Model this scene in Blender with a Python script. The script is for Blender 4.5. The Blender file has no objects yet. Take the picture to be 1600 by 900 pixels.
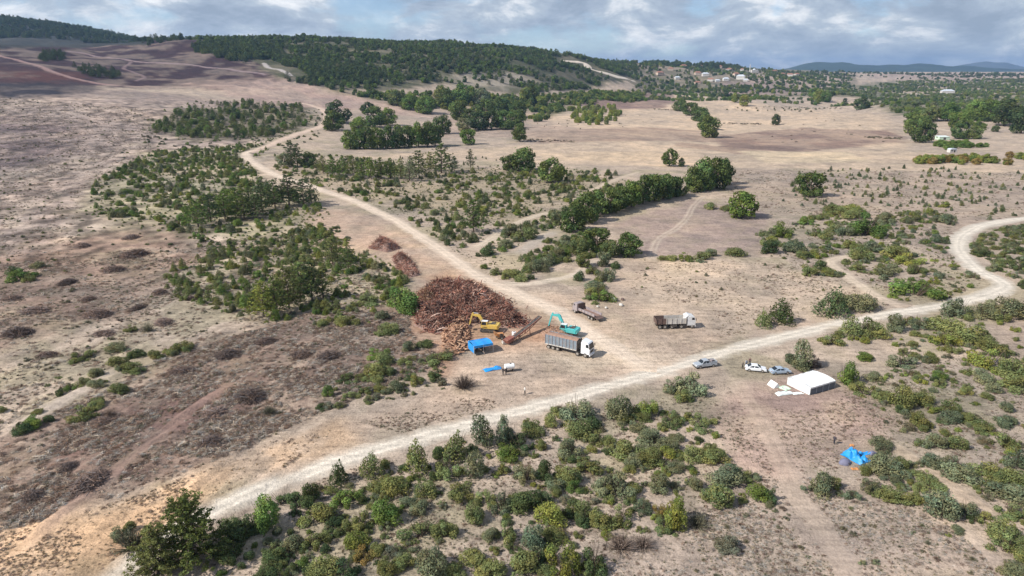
import bpy, math, random
import numpy as np
from mathutils import Vector, Matrix, Euler

SC = bpy.context.scene
COL = SC.collection
R = math.radians
rng = np.random.default_rng(7)
random.seed(7)

# ------------------------------------------------------------------ camera
FPX = 1067.0                       # focal length in photo pixels (1600 wide)
PITCH = R(17.8)
CAM_H = 62.0
cam_d = bpy.data.cameras.new('camera')
cam_d.sensor_width = 36.0
cam_d.lens = 36.0 * FPX / 1600.0
cam_d.clip_start = 1.0
cam_d.clip_end = 60000.0
cam = bpy.data.objects.new('camera', cam_d)
cam.location = (0, 0, CAM_H)
cam.rotation_euler = (R(90) - PITCH, 0, 0)
COL.objects.link(cam)
SC.camera = cam

# ------------------------------------------------------------------ sun and sky
SUN_EL = R(41.0)
SUN_AZ = R(158.0 + 0.0)            # direction towards the sun, degrees from +X counter-clockwise is 180+22
sx, sy = -math.cos(R(22)), -math.sin(R(22))
sun_dir = Vector((sx * math.cos(SUN_EL), sy * math.cos(SUN_EL), math.sin(SUN_EL)))
sun_d = bpy.data.lights.new('sun', 'SUN')
sun_d.energy = 5.0
sun_d.angle = R(0.55)
sun_d.color = (1.0, 0.955, 0.89)
sun = bpy.data.objects.new('sun', sun_d)
sun.rotation_euler = sun_dir.to_track_quat('Z', 'Y').to_euler()
COL.objects.link(sun)

W = bpy.data.worlds.new('World')
SC.world = W
W.use_nodes = True
nt = W.node_tree
nt.nodes.clear()
def N(tree, t, **kw):
    n = tree.nodes.new(t)
    for k, v in kw.items():
        setattr(n, k, v)
    return n
def link(tree, a, b):
    tree.links.new(a, b)
def mathn(tree, op, a, b=None, c=None, clamp=False):
    n = N(tree, 'ShaderNodeMath', operation=op, use_clamp=clamp)
    for i, x in enumerate((a, b, c)):
        if x is None:
            continue
        if isinstance(x, (int, float)):
            n.inputs[i].default_value = x
        else:
            link(tree, x, n.inputs[i])
    return n.outputs[0]
def ramp(tree, fac, stops, interp='EASE'):
    n = N(tree, 'ShaderNodeValToRGB')
    cr = n.color_ramp
    cr.interpolation = interp
    while len(cr.elements) < len(stops):
        cr.elements.new(0.5)
    for e, (p, c) in zip(cr.elements, stops):
        e.position = p
        e.color = (c[0], c[1], c[2], 1) if not isinstance(c, (int, float)) else (c, c, c, 1)
    link(tree, fac, n.inputs[0])
    return n.outputs[0]
def mixc(tree, fac, a, b, blend='MIX'):
    n = N(tree, 'ShaderNodeMix', data_type='RGBA', blend_type=blend)
    for sock, x in ((n.inputs[0], fac), (n.inputs[6], a), (n.inputs[7], b)):
        if isinstance(x, (int, float)):
            sock.default_value = x
        elif isinstance(x, tuple):
            sock.default_value = (x[0], x[1], x[2], 1)
        else:
            link(tree, x, sock)
    return n.outputs[2]

sky = N(nt, 'ShaderNodeTexSky', sky_type='NISHITA')
sky.sun_disc = False
sky.sun_elevation = SUN_EL
sky.sun_rotation = math.atan2(sun_dir.x, sun_dir.y)
sky.altitude = 400
sky.air_density = 1.0
sky.dust_density = 0.15
sky.ozone_density = 1.2
bg_sky = N(nt, 'ShaderNodeBackground')
bg_sky.inputs[1].default_value = 0.10
link(nt, mixc(nt, 1.0, sky.outputs[0], (0.78, 0.93, 1.18), 'MULTIPLY'), bg_sky.inputs[0])
# broken cloud deck: noise on the plane of the cloud base
tc = N(nt, 'ShaderNodeTexCoord')
sep = N(nt, 'ShaderNodeSeparateXYZ')
link(nt, tc.outputs['Generated'], sep.inputs[0])
comb = N(nt, 'ShaderNodeCombineXYZ')
link(nt, sep.outputs[0], comb.inputs[0])
link(nt, sep.outputs[1], comb.inputs[1])
link(nt, mathn(nt, 'MULTIPLY', sep.outputs[2], 2.6), comb.inputs[2])
def noise(tree, vec, scale, detail, rough=0.55, dist=0.0, w=None):
    n = N(tree, 'ShaderNodeTexNoise')
    n.inputs['Scale'].default_value = scale
    n.inputs['Detail'].default_value = detail
    n.inputs['Roughness'].default_value = rough
    n.inputs['Distortion'].default_value = dist
    if vec is not None:
        link(tree, vec, n.inputs['Vector'])
    return n.outputs['Fac']
mp = N(nt, 'ShaderNodeMapping')
mp.inputs['Location'].default_value = (3.1, 7.7, 0)
link(nt, comb.outputs[0], mp.inputs[0])
cover = noise(nt, mp.outputs[0], 6.0, 8, 0.58, 0.2)
mp2 = N(nt, 'ShaderNodeMapping')
mp2.inputs['Location'].default_value = (3.1 - 0.22, 7.7 + 0.10, 0.3)
link(nt, comb.outputs[0], mp2.inputs[0])
lit = noise(nt, mp2.outputs[0], 9.5, 9, 0.62, 0.25)
# seen edge-on near the horizon the broken cumulus closes up; higher up it opens
cbias = mathn(nt, 'MULTIPLY', mathn(nt, 'MAXIMUM', sep.outputs[2], 0.0), -0.20)
cov = ramp(nt, mathn(nt, 'ADD', cover, cbias), [(0.34, 0.35), (0.48, 1.0)])
ccol = ramp(nt, lit, [(0.36, (0.30, 0.355, 0.44)), (0.45, (0.38, 0.44, 0.53)), (0.52, (0.48, 0.54, 0.61)), (0.57, (0.68, 0.71, 0.75)), (0.65, (0.92, 0.92, 0.92))], 'LINEAR')
bg_cl = N(nt, 'ShaderNodeBackground')
bg_cl.inputs[1].default_value = 1.0
link(nt, ccol, bg_cl.inputs[0])
mixs = N(nt, 'ShaderNodeMixShader')
link(nt, mathn(nt, 'MULTIPLY', cov, 0.95), mixs.inputs[0])
link(nt, bg_sky.outputs[0], mixs.inputs[1])
link(nt, bg_cl.outputs[0], mixs.inputs[2])
wout = N(nt, 'ShaderNodeOutputWorld')
link(nt, mixs.outputs[0], wout.inputs[0])

# ------------------------------------------------------------------ exposure, render
SC.render.engine = 'CYCLES'
SC.view_settings.view_transform = 'Standard'
SC.view_settings.look = 'None'
SC.view_settings.gamma = 1.0
SC.view_settings.exposure = 0.22
SC.view_settings.use_curve_mapping = False
SC.cycles.use_denoising = True
SC.cycles.max_bounces = 5
SC.cycles.diffuse_bounces = 2
SC.cycles.transmission_bounces = 3
SC.cycles.volume_bounces = 0
SC.cycles.transparent_max_bounces = 6
SC.cycles.sample_clamp_indirect = 4.0

# ------------------------------------------------------------------ noise and terrain
def hash2(ix, iy, seed):
    h = (ix.astype(np.int64) * 374761393 + iy.astype(np.int64) * 668265263 + seed * 974634777) & 0xFFFFFFFF
    h = ((h ^ (h >> 13)) * 1274126177) & 0xFFFFFFFF
    h = (h ^ (h >> 16)) & 0xFFFFFFFF
    return h / 4294967295.0
def vnoise(x, y, seed=0):
    x = np.asarray(x, float); y = np.asarray(y, float)
    ix = np.floor(x); iy = np.floor(y)
    fx = x - ix; fy = y - iy
    fx = fx * fx * fx * (fx * (fx * 6 - 15) + 10); fy = fy * fy * fy * (fy * (fy * 6 - 15) + 10)
    a = hash2(ix, iy, seed); b = hash2(ix + 1, iy, seed)
    c = hash2(ix, iy + 1, seed); d = hash2(ix + 1, iy + 1, seed)
    return (a * (1 - fx) + b * fx) * (1 - fy) + (c * (1 - fx) + d * fx) * fy
def fbm(x, y, octaves=4, seed=0, gain=0.5):
    s = 0; amp = 1; tot = 0
    x = np.asarray(x, float); y = np.asarray(y, float)
    for o in range(octaves):
        s = s + amp * vnoise(x * 2 ** o + 17.3 * o, y * 2 ** o - 9.1 * o, seed + o * 13)
        tot += amp; amp *= gain
    return s / tot
def smooth(a, b, x):
    t = np.clip((x - a) / (b - a), 0, 1)
    return t * t * (3 - 2 * t)
CP, SP = math.cos(PITCH), math.sin(PITCH)
def slope_v(v):
    b = (450.0 - v) / FPX
    return (-SP + b * CP) / (CP + b * SP)
# land profile: for bearings named by the photo column, (photo row, distance ahead)
COLS = {
 -400: [(300,340),(250,430),(200,540),(150,700),(110,850),(60,1100),(52,1250),(60,1600),(0,2300),(16,3000)],
 0:    [(300,340),(250,440),(200,570),(150,760),(130,850),(100,960),(78,1150),(75,1250),(86,1600),(22,2300),(36,3000)],
 100:  [(300,342),(250,445),(200,585),(150,800),(130,900),(100,1050),(72,1280),(71,1400),(80,1700),(38,2300),(56,3000)],
 200:  [(300,345),(250,450),(200,600),(150,840),(130,950),(100,1150),(68,1400),(67,1500),(78,1800),(57,2300),(76,3000)],
 330:  [(250,465),(200,640),(150,900),(130,1000),(100,1150),(60,1400),(57,1500),(70,2000),(90,3000)],
 450:  [(250,480),(200,690),(160,900),(140,1000),(120,1100),(90,1250),(60,1550),(59,1650),(75,2300),(95,3000)],
 600:  [(250,488),(200,760),(175,950),(150,1080),(120,1200),(90,1350),(69,1650),(69,1750),(85,2300),(100,3000)],
 700:  [(200,785),(170,1050),(150,1150),(120,1280),(90,1400),(73,1700),(73,1780),(90,2300),(102,3000)],
 800:  [(200,787),(175,1080),(155,1250),(120,1400),(92,1550),(76,1800),(76,1880),(92,2400),(103,3000)],
 900:  [(175,1090),(150,1400),(120,1600),(97,1750),(82,1900),(82,1980),(97,2500),(104,3000)],
 960:  [(175,1090),(150,1480),(120,1800),(102,1950),(93,2100),(93,2180),(100,2600),(104,3000)],
 1020: [(160,1450),(140,1900),(122,2100),(102,2400),(98,2500),(99,2600),(105,3200)],
 1100: [(160,1480),(140,1950),(122,2200),(107,2500),(100,2700),(100,2800),(106,3400)],
 1200: [(160,1500),(140,1960),(122,2300),(110,2700),(105,3000),(106,3400)],
 1300: [(160,1500),(140,2150),(125,2700),(115,3400),(112,4500)],
 1450: [(160,1500),(140,2250),(125,2900),(116,3800),(112,5000)],
 1600: [(160,1500),(140,2200),(122,3000),(114,4000),(112,5000)],
 2000: [(160,1500),(135,2100),(118,2900),(112,4000),(111,5000)],
}
LY = np.linspace(math.log(180.0), math.log(16000.0), 260)
tcols = np.array([((u - 800) / FPX) / 1.055 for u in COLS])
Zc = []
for u, pts in COLS.items():
    ys = [180.0, 250.0] + [p[1] for p in pts]
    zs = [0.0, 0.0] + [CAM_H + p[1] * slope_v(p[0]) for p in pts]
    last = max(ys)
    ys += [last * 1.7, 16000.0]; zs += [4.0, 0.0]
    Zc.append(np.interp(LY, np.log(ys), zs))
Zc = np.array(Zc)
TT = np.linspace(tcols[0], tcols[-1], 220)
ZG = np.array([np.interp(TT, tcols, Zc[:, j]) for j in range(len(LY))]).T     # [t, y]
def blur(a, s, axis):
    k = np.exp(-0.5 * (np.arange(-3 * s, 3 * s + 1) / s) ** 2); k /= k.sum()
    pad = [(0, 0), (0, 0)]; pad[axis] = (3 * s, 3 * s)
    ap = np.pad(a, pad, mode='edge')
    return np.apply_along_axis(lambda m: np.convolve(m, k, mode='valid'), axis, ap)
ZG = blur(blur(ZG, 4, 0), 2, 1)
def height(x, y):
    x = np.asarray(x, float); y = np.asarray(y, float)
    ys = np.maximum(y, 100.0)
    t = np.clip(x / ys, TT[0], TT[-1])
    fi = (t - TT[0]) / (TT[1] - TT[0]); i = np.clip(np.floor(fi).astype(int), 0, len(TT) - 2); fi = fi - i
    ly = np.clip(np.log(ys), LY[0], LY[-1])
    fj = (ly - LY[0]) / (LY[1] - LY[0]); j = np.clip(np.floor(fj).astype(int), 0, len(LY) - 2); fj = fj - j
    z = (ZG[i, j] * (1 - fi) + ZG[i + 1, j] * fi) * (1 - fj) + (ZG[i, j + 1] * (1 - fi) + ZG[i + 1, j + 1] * fi) * fj
    r = np.hypot(x, y)
    n = (fbm(x / 22, y / 22, 3, 3) - 0.5) * 0.9
    # windrows and dozer ruts on the cleared slope
    ca, sa = math.cos(R(73)), math.sin(R(73))
    cut = smooth(-22, -42, x) * smooth(60, 75, y) * (1 - smooth(210, 300, r))
    n = n + cut * (fbm((x * ca + y * sa) / 16, (-x * sa + y * ca) / 1.7, 3, 57) - 0.5) * 0.75
    far = smooth(350, 1100, r) * (1 - smooth(3000, 6000, r))
    n = n + far * ((fbm(x / 230, y / 230, 4, 21) - 0.5) * (16 + 16 * smooth(1000, 1400, r)))
    return z + n
def project(p):
    x, y, z = p[0], p[1], p[2] - CAM_H
    d = y * CP - z * SP
    up = y * SP + z * CP
    return 800 + FPX * x / d, 450 - FPX * up / d, d
def at_many(uv):
    uv = np.asarray(uv, float)
    a = (uv[:, 0] - 800) / FPX; b = (450 - uv[:, 1]) / FPX
    dx, dy, dz = a, CP + b * SP, -SP + b * CP
    s = np.geomspace(40, 9000, 420)
    X = dx[:, None] * s; Y = dy[:, None] * s; Z = CAM_H + dz[:, None] * s
    D = Z - height(X, Y)
    below = D < 0
    k = np.where(below.any(1), below.argmax(1), len(s) - 1)
    k = np.maximum(k, 1)
    ii = np.arange(len(k))
    lo, hi = s[k - 1].copy(), s[k].copy()
    for _ in range(14):
        m = 0.5 * (lo + hi)
        d = CAM_H + dz * m - height(dx * m, dy * m)
        lo = np.where(d > 0, m, lo); hi = np.where(d > 0, hi, m)
    m = 0.5 * (lo + hi)
    x, y = dx * m, dy * m
    return np.stack([x, y, height(x, y)], 1)
def at(u, v):
    return at_many([[u, v]])[0]
def scale_at(p):
    return FPX / project(p)[2]      # photo pixels per metre

# ------------------------------------------------------------------ object helpers
def link_obj(name, me, parent=None):
    o = bpy.data.objects.new(name, me)
    COL.objects.link(o)
    if parent is not None:
        o.parent = parent
    return o
def tag(o, label=None, cat=None, group=None, kind=None):
    if label: o['label'] = label
    if cat: o['category'] = cat
    if group: o['group'] = group
    if kind: o['kind'] = kind
    return o
def empty(name, loc, rz=0.0, scale=None):
    o = bpy.data.objects.new(name, None)
    o.empty_display_size = 0.5
    COL.objects.link(o)
    o.location = loc
    o.rotation_euler = (0, 0, rz)
    if scale is not None:
        o.scale = scale
    return o
def mesh_np(name, V, F, mats=(), smooth_shade=False, mat_idx=None, attrs=None):
    """V (n,3), F (m,k) with constant k (3 or 4); attrs {name: (domain, array)}"""
    V = np.asarray(V, np.float32); F = np.asarray(F, np.int32)
    me = bpy.data.meshes.new(name)
    me.vertices.add(len(V)); me.vertices.foreach_set('co', V.ravel())
    k = F.shape[1]
    me.loops.add(F.size); me.loops.foreach_set('vertex_index', F.ravel())
    me.polygons.add(len(F))
    me.polygons.foreach_set('loop_start', np.arange(0, F.size, k, dtype=np.int32))
    if smooth_shade:
        me.polygons.foreach_set('use_smooth', np.ones(len(F), bool))
    for m in mats:
        me.materials.append(m)
    if mat_idx is not None:
        me.polygons.foreach_set('material_index', np.asarray(mat_idx, np.int32))
    me.update(calc_edges=True)
    for nm, (dom, arr) in (attrs or {}).items():
        arr = np.asarray(arr, np.float32)
        if arr.ndim == 1:
            at_ = me.attributes.new(nm, 'FLOAT', dom); at_.data.foreach_set('value', arr)
        else:
            if arr.shape[1] == 3:
                arr = np.concatenate([arr, np.ones((len(arr), 1), np.float32)], 1)
            at_ = me.attributes.new(nm, 'FLOAT_COLOR', dom); at_.data.foreach_set('color', np.ascontiguousarray(arr).ravel())
    return me
# ------------------------------------------------------------------ ground colour zones
ALB = 0.78
def lin(c):
    c = np.asarray(c, float) / 255.0
    return np.where(c <= 0.04045, c / 12.92, ((c + 0.055) / 1.055) ** 2.4)
def alb(*c):
    return lin(c) * ALB
def inside(px, py, poly):
    n = len(poly); r = np.zeros(len(px), bool)
    j = n - 1
    for i in range(n):
        xi, yi = poly[i]; xj, yj = poly[j]
        if yi != yj:
            r ^= ((yi > py) != (yj > py)) & (px < (xj - xi) * (py - yi) / (yj - yi) + xi)
        j = i
    return r
def seg_dist(px, py, pts, closed=False):
    d = np.full(len(px), 1e12)
    m = len(pts)
    for i in range(m if closed else m - 1):
        ax, ay = pts[i]; bx, by = pts[(i + 1) % m]
        vx, vy = bx - ax, by - ay
        L = vx * vx + vy * vy + 1e-9
        t = np.clip(((px - ax) * vx + (py - ay) * vy) / L, 0, 1)
        d = np.minimum(d, (px - ax - t * vx) ** 2 + (py - ay - t * vy) ** 2)
    return np.sqrt(d)
def densify(poly, step=40, closed=True):
    out = []
    n = len(poly)
    for i in range(n if closed else n - 1):
        a, b = poly[i], poly[(i + 1) % n]
        k = max(1, int(math.hypot(b[0] - a[0], b[1] - a[1]) / step))
        for q in range(k):
            out.append((a[0] + (b[0] - a[0]) * q / k, a[1] + (b[1] - a[1]) * q / k))
    if not closed:
        out.append(poly[-1])
    return out
BASE = alb(190, 171, 152)
# (outline in the photo, colour, softness, how patchy 0..1)
ZONES = [
 ([(-300,140),(0,130),(250,145),(420,165),(380,230),(240,235),(130,300),(100,420),(0,480),(-300,520)], (164,146,134), 1.0, .4),
 ([(-300,190),(0,180),(90,190),(110,240),(40,260),(-300,300)], (128,112,108), 1.5, .7),
 ([(-300,60),(0,62),(330,50),(420,110),(450,128),(360,140),(240,136),(0,134),(-300,134)], (70,53,57), 1.0, .4),  # burnt hillside soil, with cloud shade painted in as extra darkness
 ([(690,118),(780,112),(860,122),(800,140),(700,134)], (172,160,142), .5, .6),
 ([(-300,20),(0,32),(100,46),(230,64),(230,70),(0,76),(-300,60)], (64,66,62), .5, .1),
 ([(500,137),(640,150),(820,150),(1000,140),(1010,158),(900,166),(835,196),(700,170),(560,160)], (138,128,98), .5, .6),
 ([(950,98),(1200,105),(1340,116),(1340,152),(1180,150),(1000,146)], (130,122,102), .5, .55),
 ([(1200,150),(1330,148),(1400,180),(1700,190),(1700,118),(1400,124)], (126,122,98), .6, .45),
 ([(135,330),(150,285),(240,238),(380,228),(440,222),(385,252),(420,290),(500,312),(500,335),(400,378),(290,370),(205,352)], (158,148,122), 1.0, .5),
 ([(260,425),(330,392),(495,352),(600,412),(640,445),(635,485),(500,512),(330,485)], (170,156,132), 1.0, .5),
 ([(430,240),(640,262),(870,262),(985,286),(865,345),(800,352),(650,332),(480,288)], (172,156,132), 1.0, .6),
 ([(235,195),(300,168),(480,168),(495,190),(440,214),(300,222)], (128,120,98), .8, .4),
 ([(60,108),(130,118),(110,134),(0,132),(0,110)], (96,64,60), 1.0, .6),
 ([(-300,134),(0,128),(130,127),(160,140),(90,150),(0,152),(-300,170)], (58,54,60), 1.0, .3),  # dark band: cloud shadow painted into the soil colour
 ([(300,130),(440,122),(560,150),(650,172),(720,190),(560,172),(480,168),(400,162)], (186,160,146), 1.0, .5),
 ([(40,385),(190,352),(300,368),(330,400),(260,430),(240,480),(120,520),(0,545),(-200,560),(-200,440)], (160,135,118), 1.5, .4),
 ([(-200,690),(0,690),(150,620),(250,560),(400,515),(520,478),(650,480),(700,560),(600,600),(480,650),(400,690),(200,770),(0,835),(-200,880)], (148,127,113), 1.2, .5),
 ([(60,720),(180,650),(300,600),(420,590),(380,650),(240,710),(100,790)], (138,112,102), 2.0, .8),
 ([(-200,860),(0,835),(120,800),(230,765),(330,715),(420,685),(520,660),(560,690),(440,735),(330,780),(230,830),(150,905),(120,960),(-200,960)], (206,176,146), 1.3, .5),
 ([(20,840),(200,800),(300,750),(360,760),(250,820),(120,900),(0,900)], (216,180,144), 2.0, .7),
 ([(480,330),(560,325),(640,365),(720,425),(670,445),(610,402),(510,378)], (202,173,150), 1.0, .4),
 ([(640,490),(820,468),(950,445),(1000,410),(1200,415),(1260,440),(1400,470),(1200,520),(1050,570),(800,632),(650,655),(560,668),(700,595),(690,540)], (200,176,154), 1.2, .4),
 ([(620,470),(700,425),(790,455),(850,492),(905,520),(850,545),(720,545),(690,590),(640,530)], (182,147,122), 1.0, .6),
 ([(770,450),(830,462),(900,500),(960,528),(1020,545),(1075,560),(1010,588),(960,572),(900,575),(840,560),(905,545),(880,505),(800,470)], (218,197,174), .9, .35),
 ([(540,247),(690,236),(840,226),(830,190),(940,165),(1050,148),(1200,165),(1380,180),(1420,236),(1600,252),(1600,270),(1150,262),(840,256),(690,248)], (210,186,160), .6, .25),
 ([(690,170),(830,175),(900,200),(1050,205),(830,215),(690,215)], (186,164,146), .6, .5),
 ([(905,162),(960,150),(1050,143),(1062,160),(1010,170),(930,172)], (146,122,112), .4, .25),
 ([(1110,212),(1250,200),(1400,205),(1415,222),(1250,238),(1130,232)], (150,127,114), .4, .4),
 ([(830,205),(1000,198),(1110,206),(1120,222),(1000,220),(840,224)], (172,149,131), .4, .4),
 ([(1060,222),(1200,236),(1260,250),(1240,252),(1170,242),(1050,228)], (176,150,130), .3, .3),
 ([(840,240),(1000,236),(1100,246),(1000,252),(850,250)], (216,190,160), .3, .3),
 ([(1150,236),(1330,238),(1360,252),(1200,256)], (214,192,162), .4, .2),
 ([(1130,264),(1600,272),(1760,280),(1700,350),(1480,400),(1300,335),(1130,335)], (178,159,142), .8, .5),
 ([(955,350),(1080,312),(1200,330),(1195,397),(1040,402),(965,392)], (170,150,138), .5, .3),
 ([(1020,410),(1200,408),(1300,440),(1380,468),(1260,500),(1120,520),(980,470)], (208,185,161), .8, .35),
 ([(1160,120),(1260,112),(1330,125),(1320,140),(1240,145),(1180,138)], (186,166,150), .4, .5),
 ([(1130,128),(1230,128),(1260,146),(1180,155),(1120,142)], (160,140,132), .4, .5),
 ([(1360,115),(1700,112),(1700,128),(1380,126)], (180,160,146), .4, .4),
 ([(1400,130),(1700,128),(1700,150),(1420,150)], (176,160,140), .5, .7),
 ([(930,850),(1100,800),(1190,745),(1300,745),(1400,785),(1500,830),(1640,910),(1640,980),(900,980)], (183,164,148), 1.2, .4),
 ([(1120,640),(1190,585),(1330,605),(1420,660),(1330,720),(1230,745),(1150,720)], (186,160,144), 1.3, .4),
 ([(1185,600),(1240,570),(1340,612),(1390,650),(1260,650),(1190,640)], (168,144,133), 1.2, .5),
 ([(1560,500),(1720,510),(1760,700),(1560,640)], (178,158,140), 1.0, .5),
]
def wpt(u, Y):
    return ('w', (u - 800) / FPX / 1.055 * Y, Y)
def to_world(pts, step=40):
    out, ask = [], []
    for i, a in enumerate(pts):
        b = pts[(i + 1) % len(pts)]
        if a[0] == 'w':
            out.append((a[1], a[2]))
        else:
            for q in (densify([a, b], step, False)[:-1] if b[0] != 'w' else [a]):
                out.append(len(ask)); ask.append(q)
    W3 = at_many(ask) if ask else None
    return [tuple(W3[q][:2]) if isinstance(q, int) else q for q in out]
HILL = [(440,126),(520,140),(600,142),(700,132),(830,150),(900,142),(985,126),wpt(1000,2400),wpt(900,2200),wpt(800,2080),wpt(700,1980),wpt(600,1930),wpt(450,1850),wpt(330,1680),wpt(285,1560),(335,82),(400,98)]
LEFT_RIDGE = [wpt(-300,1750),wpt(0,1780),wpt(235,1850),wpt(240,2650),wpt(-300,2650)]
ZONES.insert(3, (HILL, (90,91,68), .5, .25))
ZONES.insert(4, (LEFT_RIDGE, (60,62,58), .5, .1))
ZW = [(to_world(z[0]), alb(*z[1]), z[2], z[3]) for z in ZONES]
def ground_color(x, y):
    x = np.asarray(x, float); y = np.asarray(y, float)
    r = np.hypot(x, y)
    c = np.tile(BASE, (len(x), 1))
    big = fbm(x / 60, y / 60, 4, 5) - 0.5
    mid = fbm(x / 9, y / 9, 4, 9) - 0.5
    fine = fbm(x / 2.2, y / 2.2, 3, 31) - 0.5
    gr = smooth(.50, .66, fbm(x / 17, y / 17, 4, 12)) * .45 * (1 - smooth(500, 900, r))
    c = c * (1 - gr[:, None]) + alb(158, 150, 118) * gr[:, None]
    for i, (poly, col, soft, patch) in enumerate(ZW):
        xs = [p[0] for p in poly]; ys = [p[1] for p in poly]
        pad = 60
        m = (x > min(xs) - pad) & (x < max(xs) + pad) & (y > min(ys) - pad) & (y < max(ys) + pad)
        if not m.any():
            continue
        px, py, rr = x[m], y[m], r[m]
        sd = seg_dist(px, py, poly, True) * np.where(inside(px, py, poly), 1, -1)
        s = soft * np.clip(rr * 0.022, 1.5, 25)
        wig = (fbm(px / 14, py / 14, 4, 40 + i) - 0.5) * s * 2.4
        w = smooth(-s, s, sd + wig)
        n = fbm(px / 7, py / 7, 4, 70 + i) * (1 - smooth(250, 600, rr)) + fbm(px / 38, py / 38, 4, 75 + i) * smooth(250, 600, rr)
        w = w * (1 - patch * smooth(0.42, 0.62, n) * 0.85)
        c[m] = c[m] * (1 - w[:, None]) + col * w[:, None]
    ca, sa = math.cos(R(73)), math.sin(R(73))
    cut = smooth(-22, -42, x) * smooth(60, 75, y) * (1 - smooth(210, 300, r))
    st_ = fbm((x * ca + y * sa) / 14, (-x * sa + y * ca) / 1.5, 3, 57) - 0.5
    c = c * (1 + cut * st_ * 0.75)[:, None]
    # scrub and clods on the far-left slope, their shadows painted into the colour
    lf = smooth(0.30, 0.42, -x / np.maximum(y, 1.0)) * smooth(150, 230, y) * (1 - smooth(700, 900, y))
    cl = fbm(x / 5.5, y / 8.0, 3, 66, .6) - 0.5
    c = c * np.clip(1 + lf * cl * 2.4, .35, 1.5)[:, None]
    gr2 = smooth(.54, .68, fbm(x / 9, y / 9, 4, 14)) * .16 * (1 - smooth(300, 600, r))
    c = c * (1 - gr2[:, None]) + alb(160, 150, 116) * gr2[:, None]
    # mottling: pale bare patches, brown litter
    k = np.clip(1 + big * 0.40 + mid * 0.60 + fine * 0.45, 0.5, 1.45)
    c = c * k[:, None]
    red = np.clip(mid * 0.25 + big * 0.3, -0.2, 0.2)
    c[:, 0] *= 1 + 0.25 * red; c[:, 2] *= 1 - 0.35 * red
    return np.clip(c, 0.01, 0.8)

# ------------------------------------------------------------------ soil material
def new_mat(name):
    m = bpy.data.materials.new(name); m.use_nodes = True
    t = m.node_tree; t.nodes.clear()
    return m, t
def soil_material(name, contrast=1.0):
    m, t = new_mat(name)
    a = N(t, 'ShaderNodeAttribute', attribute_type='GEOMETRY', attribute_name='soil')
    tcn = N(t, 'ShaderNodeTexCoord')
    vec = tcn.outputs['Object']
    n1 = noise(t, vec, 0.9, 4, 0.7)
    n2 = noise(t, vec, 4.5, 3, 0.7)
    mpn = N(t, 'ShaderNodeMapping'); mpn.inputs['Rotation'].default_value = (0, 0, R(28)); mpn.inputs['Scale'].default_value = (0.16, 1.1, 1)
    link(t, vec, mpn.inputs[0])
    n3 = noise(t, mpn.outputs[0], 0.8, 3, 0.65)
    f1 = ramp(t, n1, [(0.28, 0.48 + .3 * (1 - contrast)), (0.47, 0.98), (0.62, 1.05), (0.8, 1.22)], 'LINEAR')
    f2 = ramp(t, n2, [(0.30, 0.55 + .3 * (1 - contrast)), (0.5, 1.0), (0.72, 1.22)], 'LINEAR')
    f3 = ramp(t, n3, [(0.33, 0.80), (0.5, 1.0), (0.7, 1.12)], 'LINEAR')
    c = mixc(t, 1.0, mixc(t, 1.0, mixc(t, 1.0, a.outputs['Color'], f1, 'MULTIPLY'), f2, 'MULTIPLY'), f3, 'MULTIPLY')
    # scattered bone-pale stones
    vo = N(t, 'ShaderNodeTexVoronoi'); vo.inputs['Scale'].default_value = 0.8
    link(t, vec, vo.inputs['Vector'])
    st = mathn(t, 'LESS_THAN', vo.outputs['Distance'], mathn(t, 'MULTIPLY', mathn(t, 'SUBTRACT', n1, 0.48), 1.1))
    c = mixc(t, mathn(t, 'MULTIPLY', st, 0.35 * contrast), c, (0.5, 0.45, 0.38))
    b = N(t, 'ShaderNodeBsdfPrincipled')
    link(t, c, b.inputs['Base Color'])
    b.inputs['Roughness'].default_value = 0.95
    b.inputs['Specular IOR Level'].default_value = 0.15
    bu = N(t, 'ShaderNodeBump'); bu.inputs['Strength'].default_value = 0.55; bu.inputs['Distance'].default_value = 0.35
    hsum = noise(t, vec, 1.6, 2, 0.7)
    link(t, hsum, bu.inputs['Height'])
    link(t, bu.outputs[0], b.inputs['Normal'])
    o = N(t, 'ShaderNodeOutputMaterial'); link(t, b.outputs[0], o.inputs[0])
    return m
M_SOIL = soil_material('dry_soil', 1.0)
M_TRACK = soil_material('packed_dirt', 0.1)

# ------------------------------------------------------------------ ground sheet
th = np.concatenate([np.arange(-180, -44, 2.0), np.arange(-44, 44, 0.135), np.arange(44, 180, 2.0)])
th = np.radians(th)
rr_ = [0.5, 10.0, 25.0, 40.0, 52.0]
r_ = 60.0
while r_ < 30000:
    rr_.append(r_)
    r_ += max(0.42, 0.0062 * r_) if r_ < 2600 else r_ * 0.03
rr_ = np.array(rr_)
nT, nR = len(th), len(rr_)
TH, RR = np.meshgrid(th, rr_, indexing='ij')
GX = (np.sin(TH) * RR).ravel(); GY = (np.cos(TH) * RR).ravel()
GZ = height(GX, GY)
ii, jj = np.meshgrid(np.arange(nT), np.arange(nR - 1), indexing='ij')
i2 = (ii + 1) % nT
F = np.stack([ii * nR + jj, ii * nR + jj + 1, i2 * nR + jj + 1, i2 * nR + jj], -1).reshape(-1, 4)
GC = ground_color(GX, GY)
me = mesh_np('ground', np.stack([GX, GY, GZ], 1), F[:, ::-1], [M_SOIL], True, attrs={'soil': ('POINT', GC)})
ground = tag(link_obj('ground', me), kind='structure')

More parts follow.
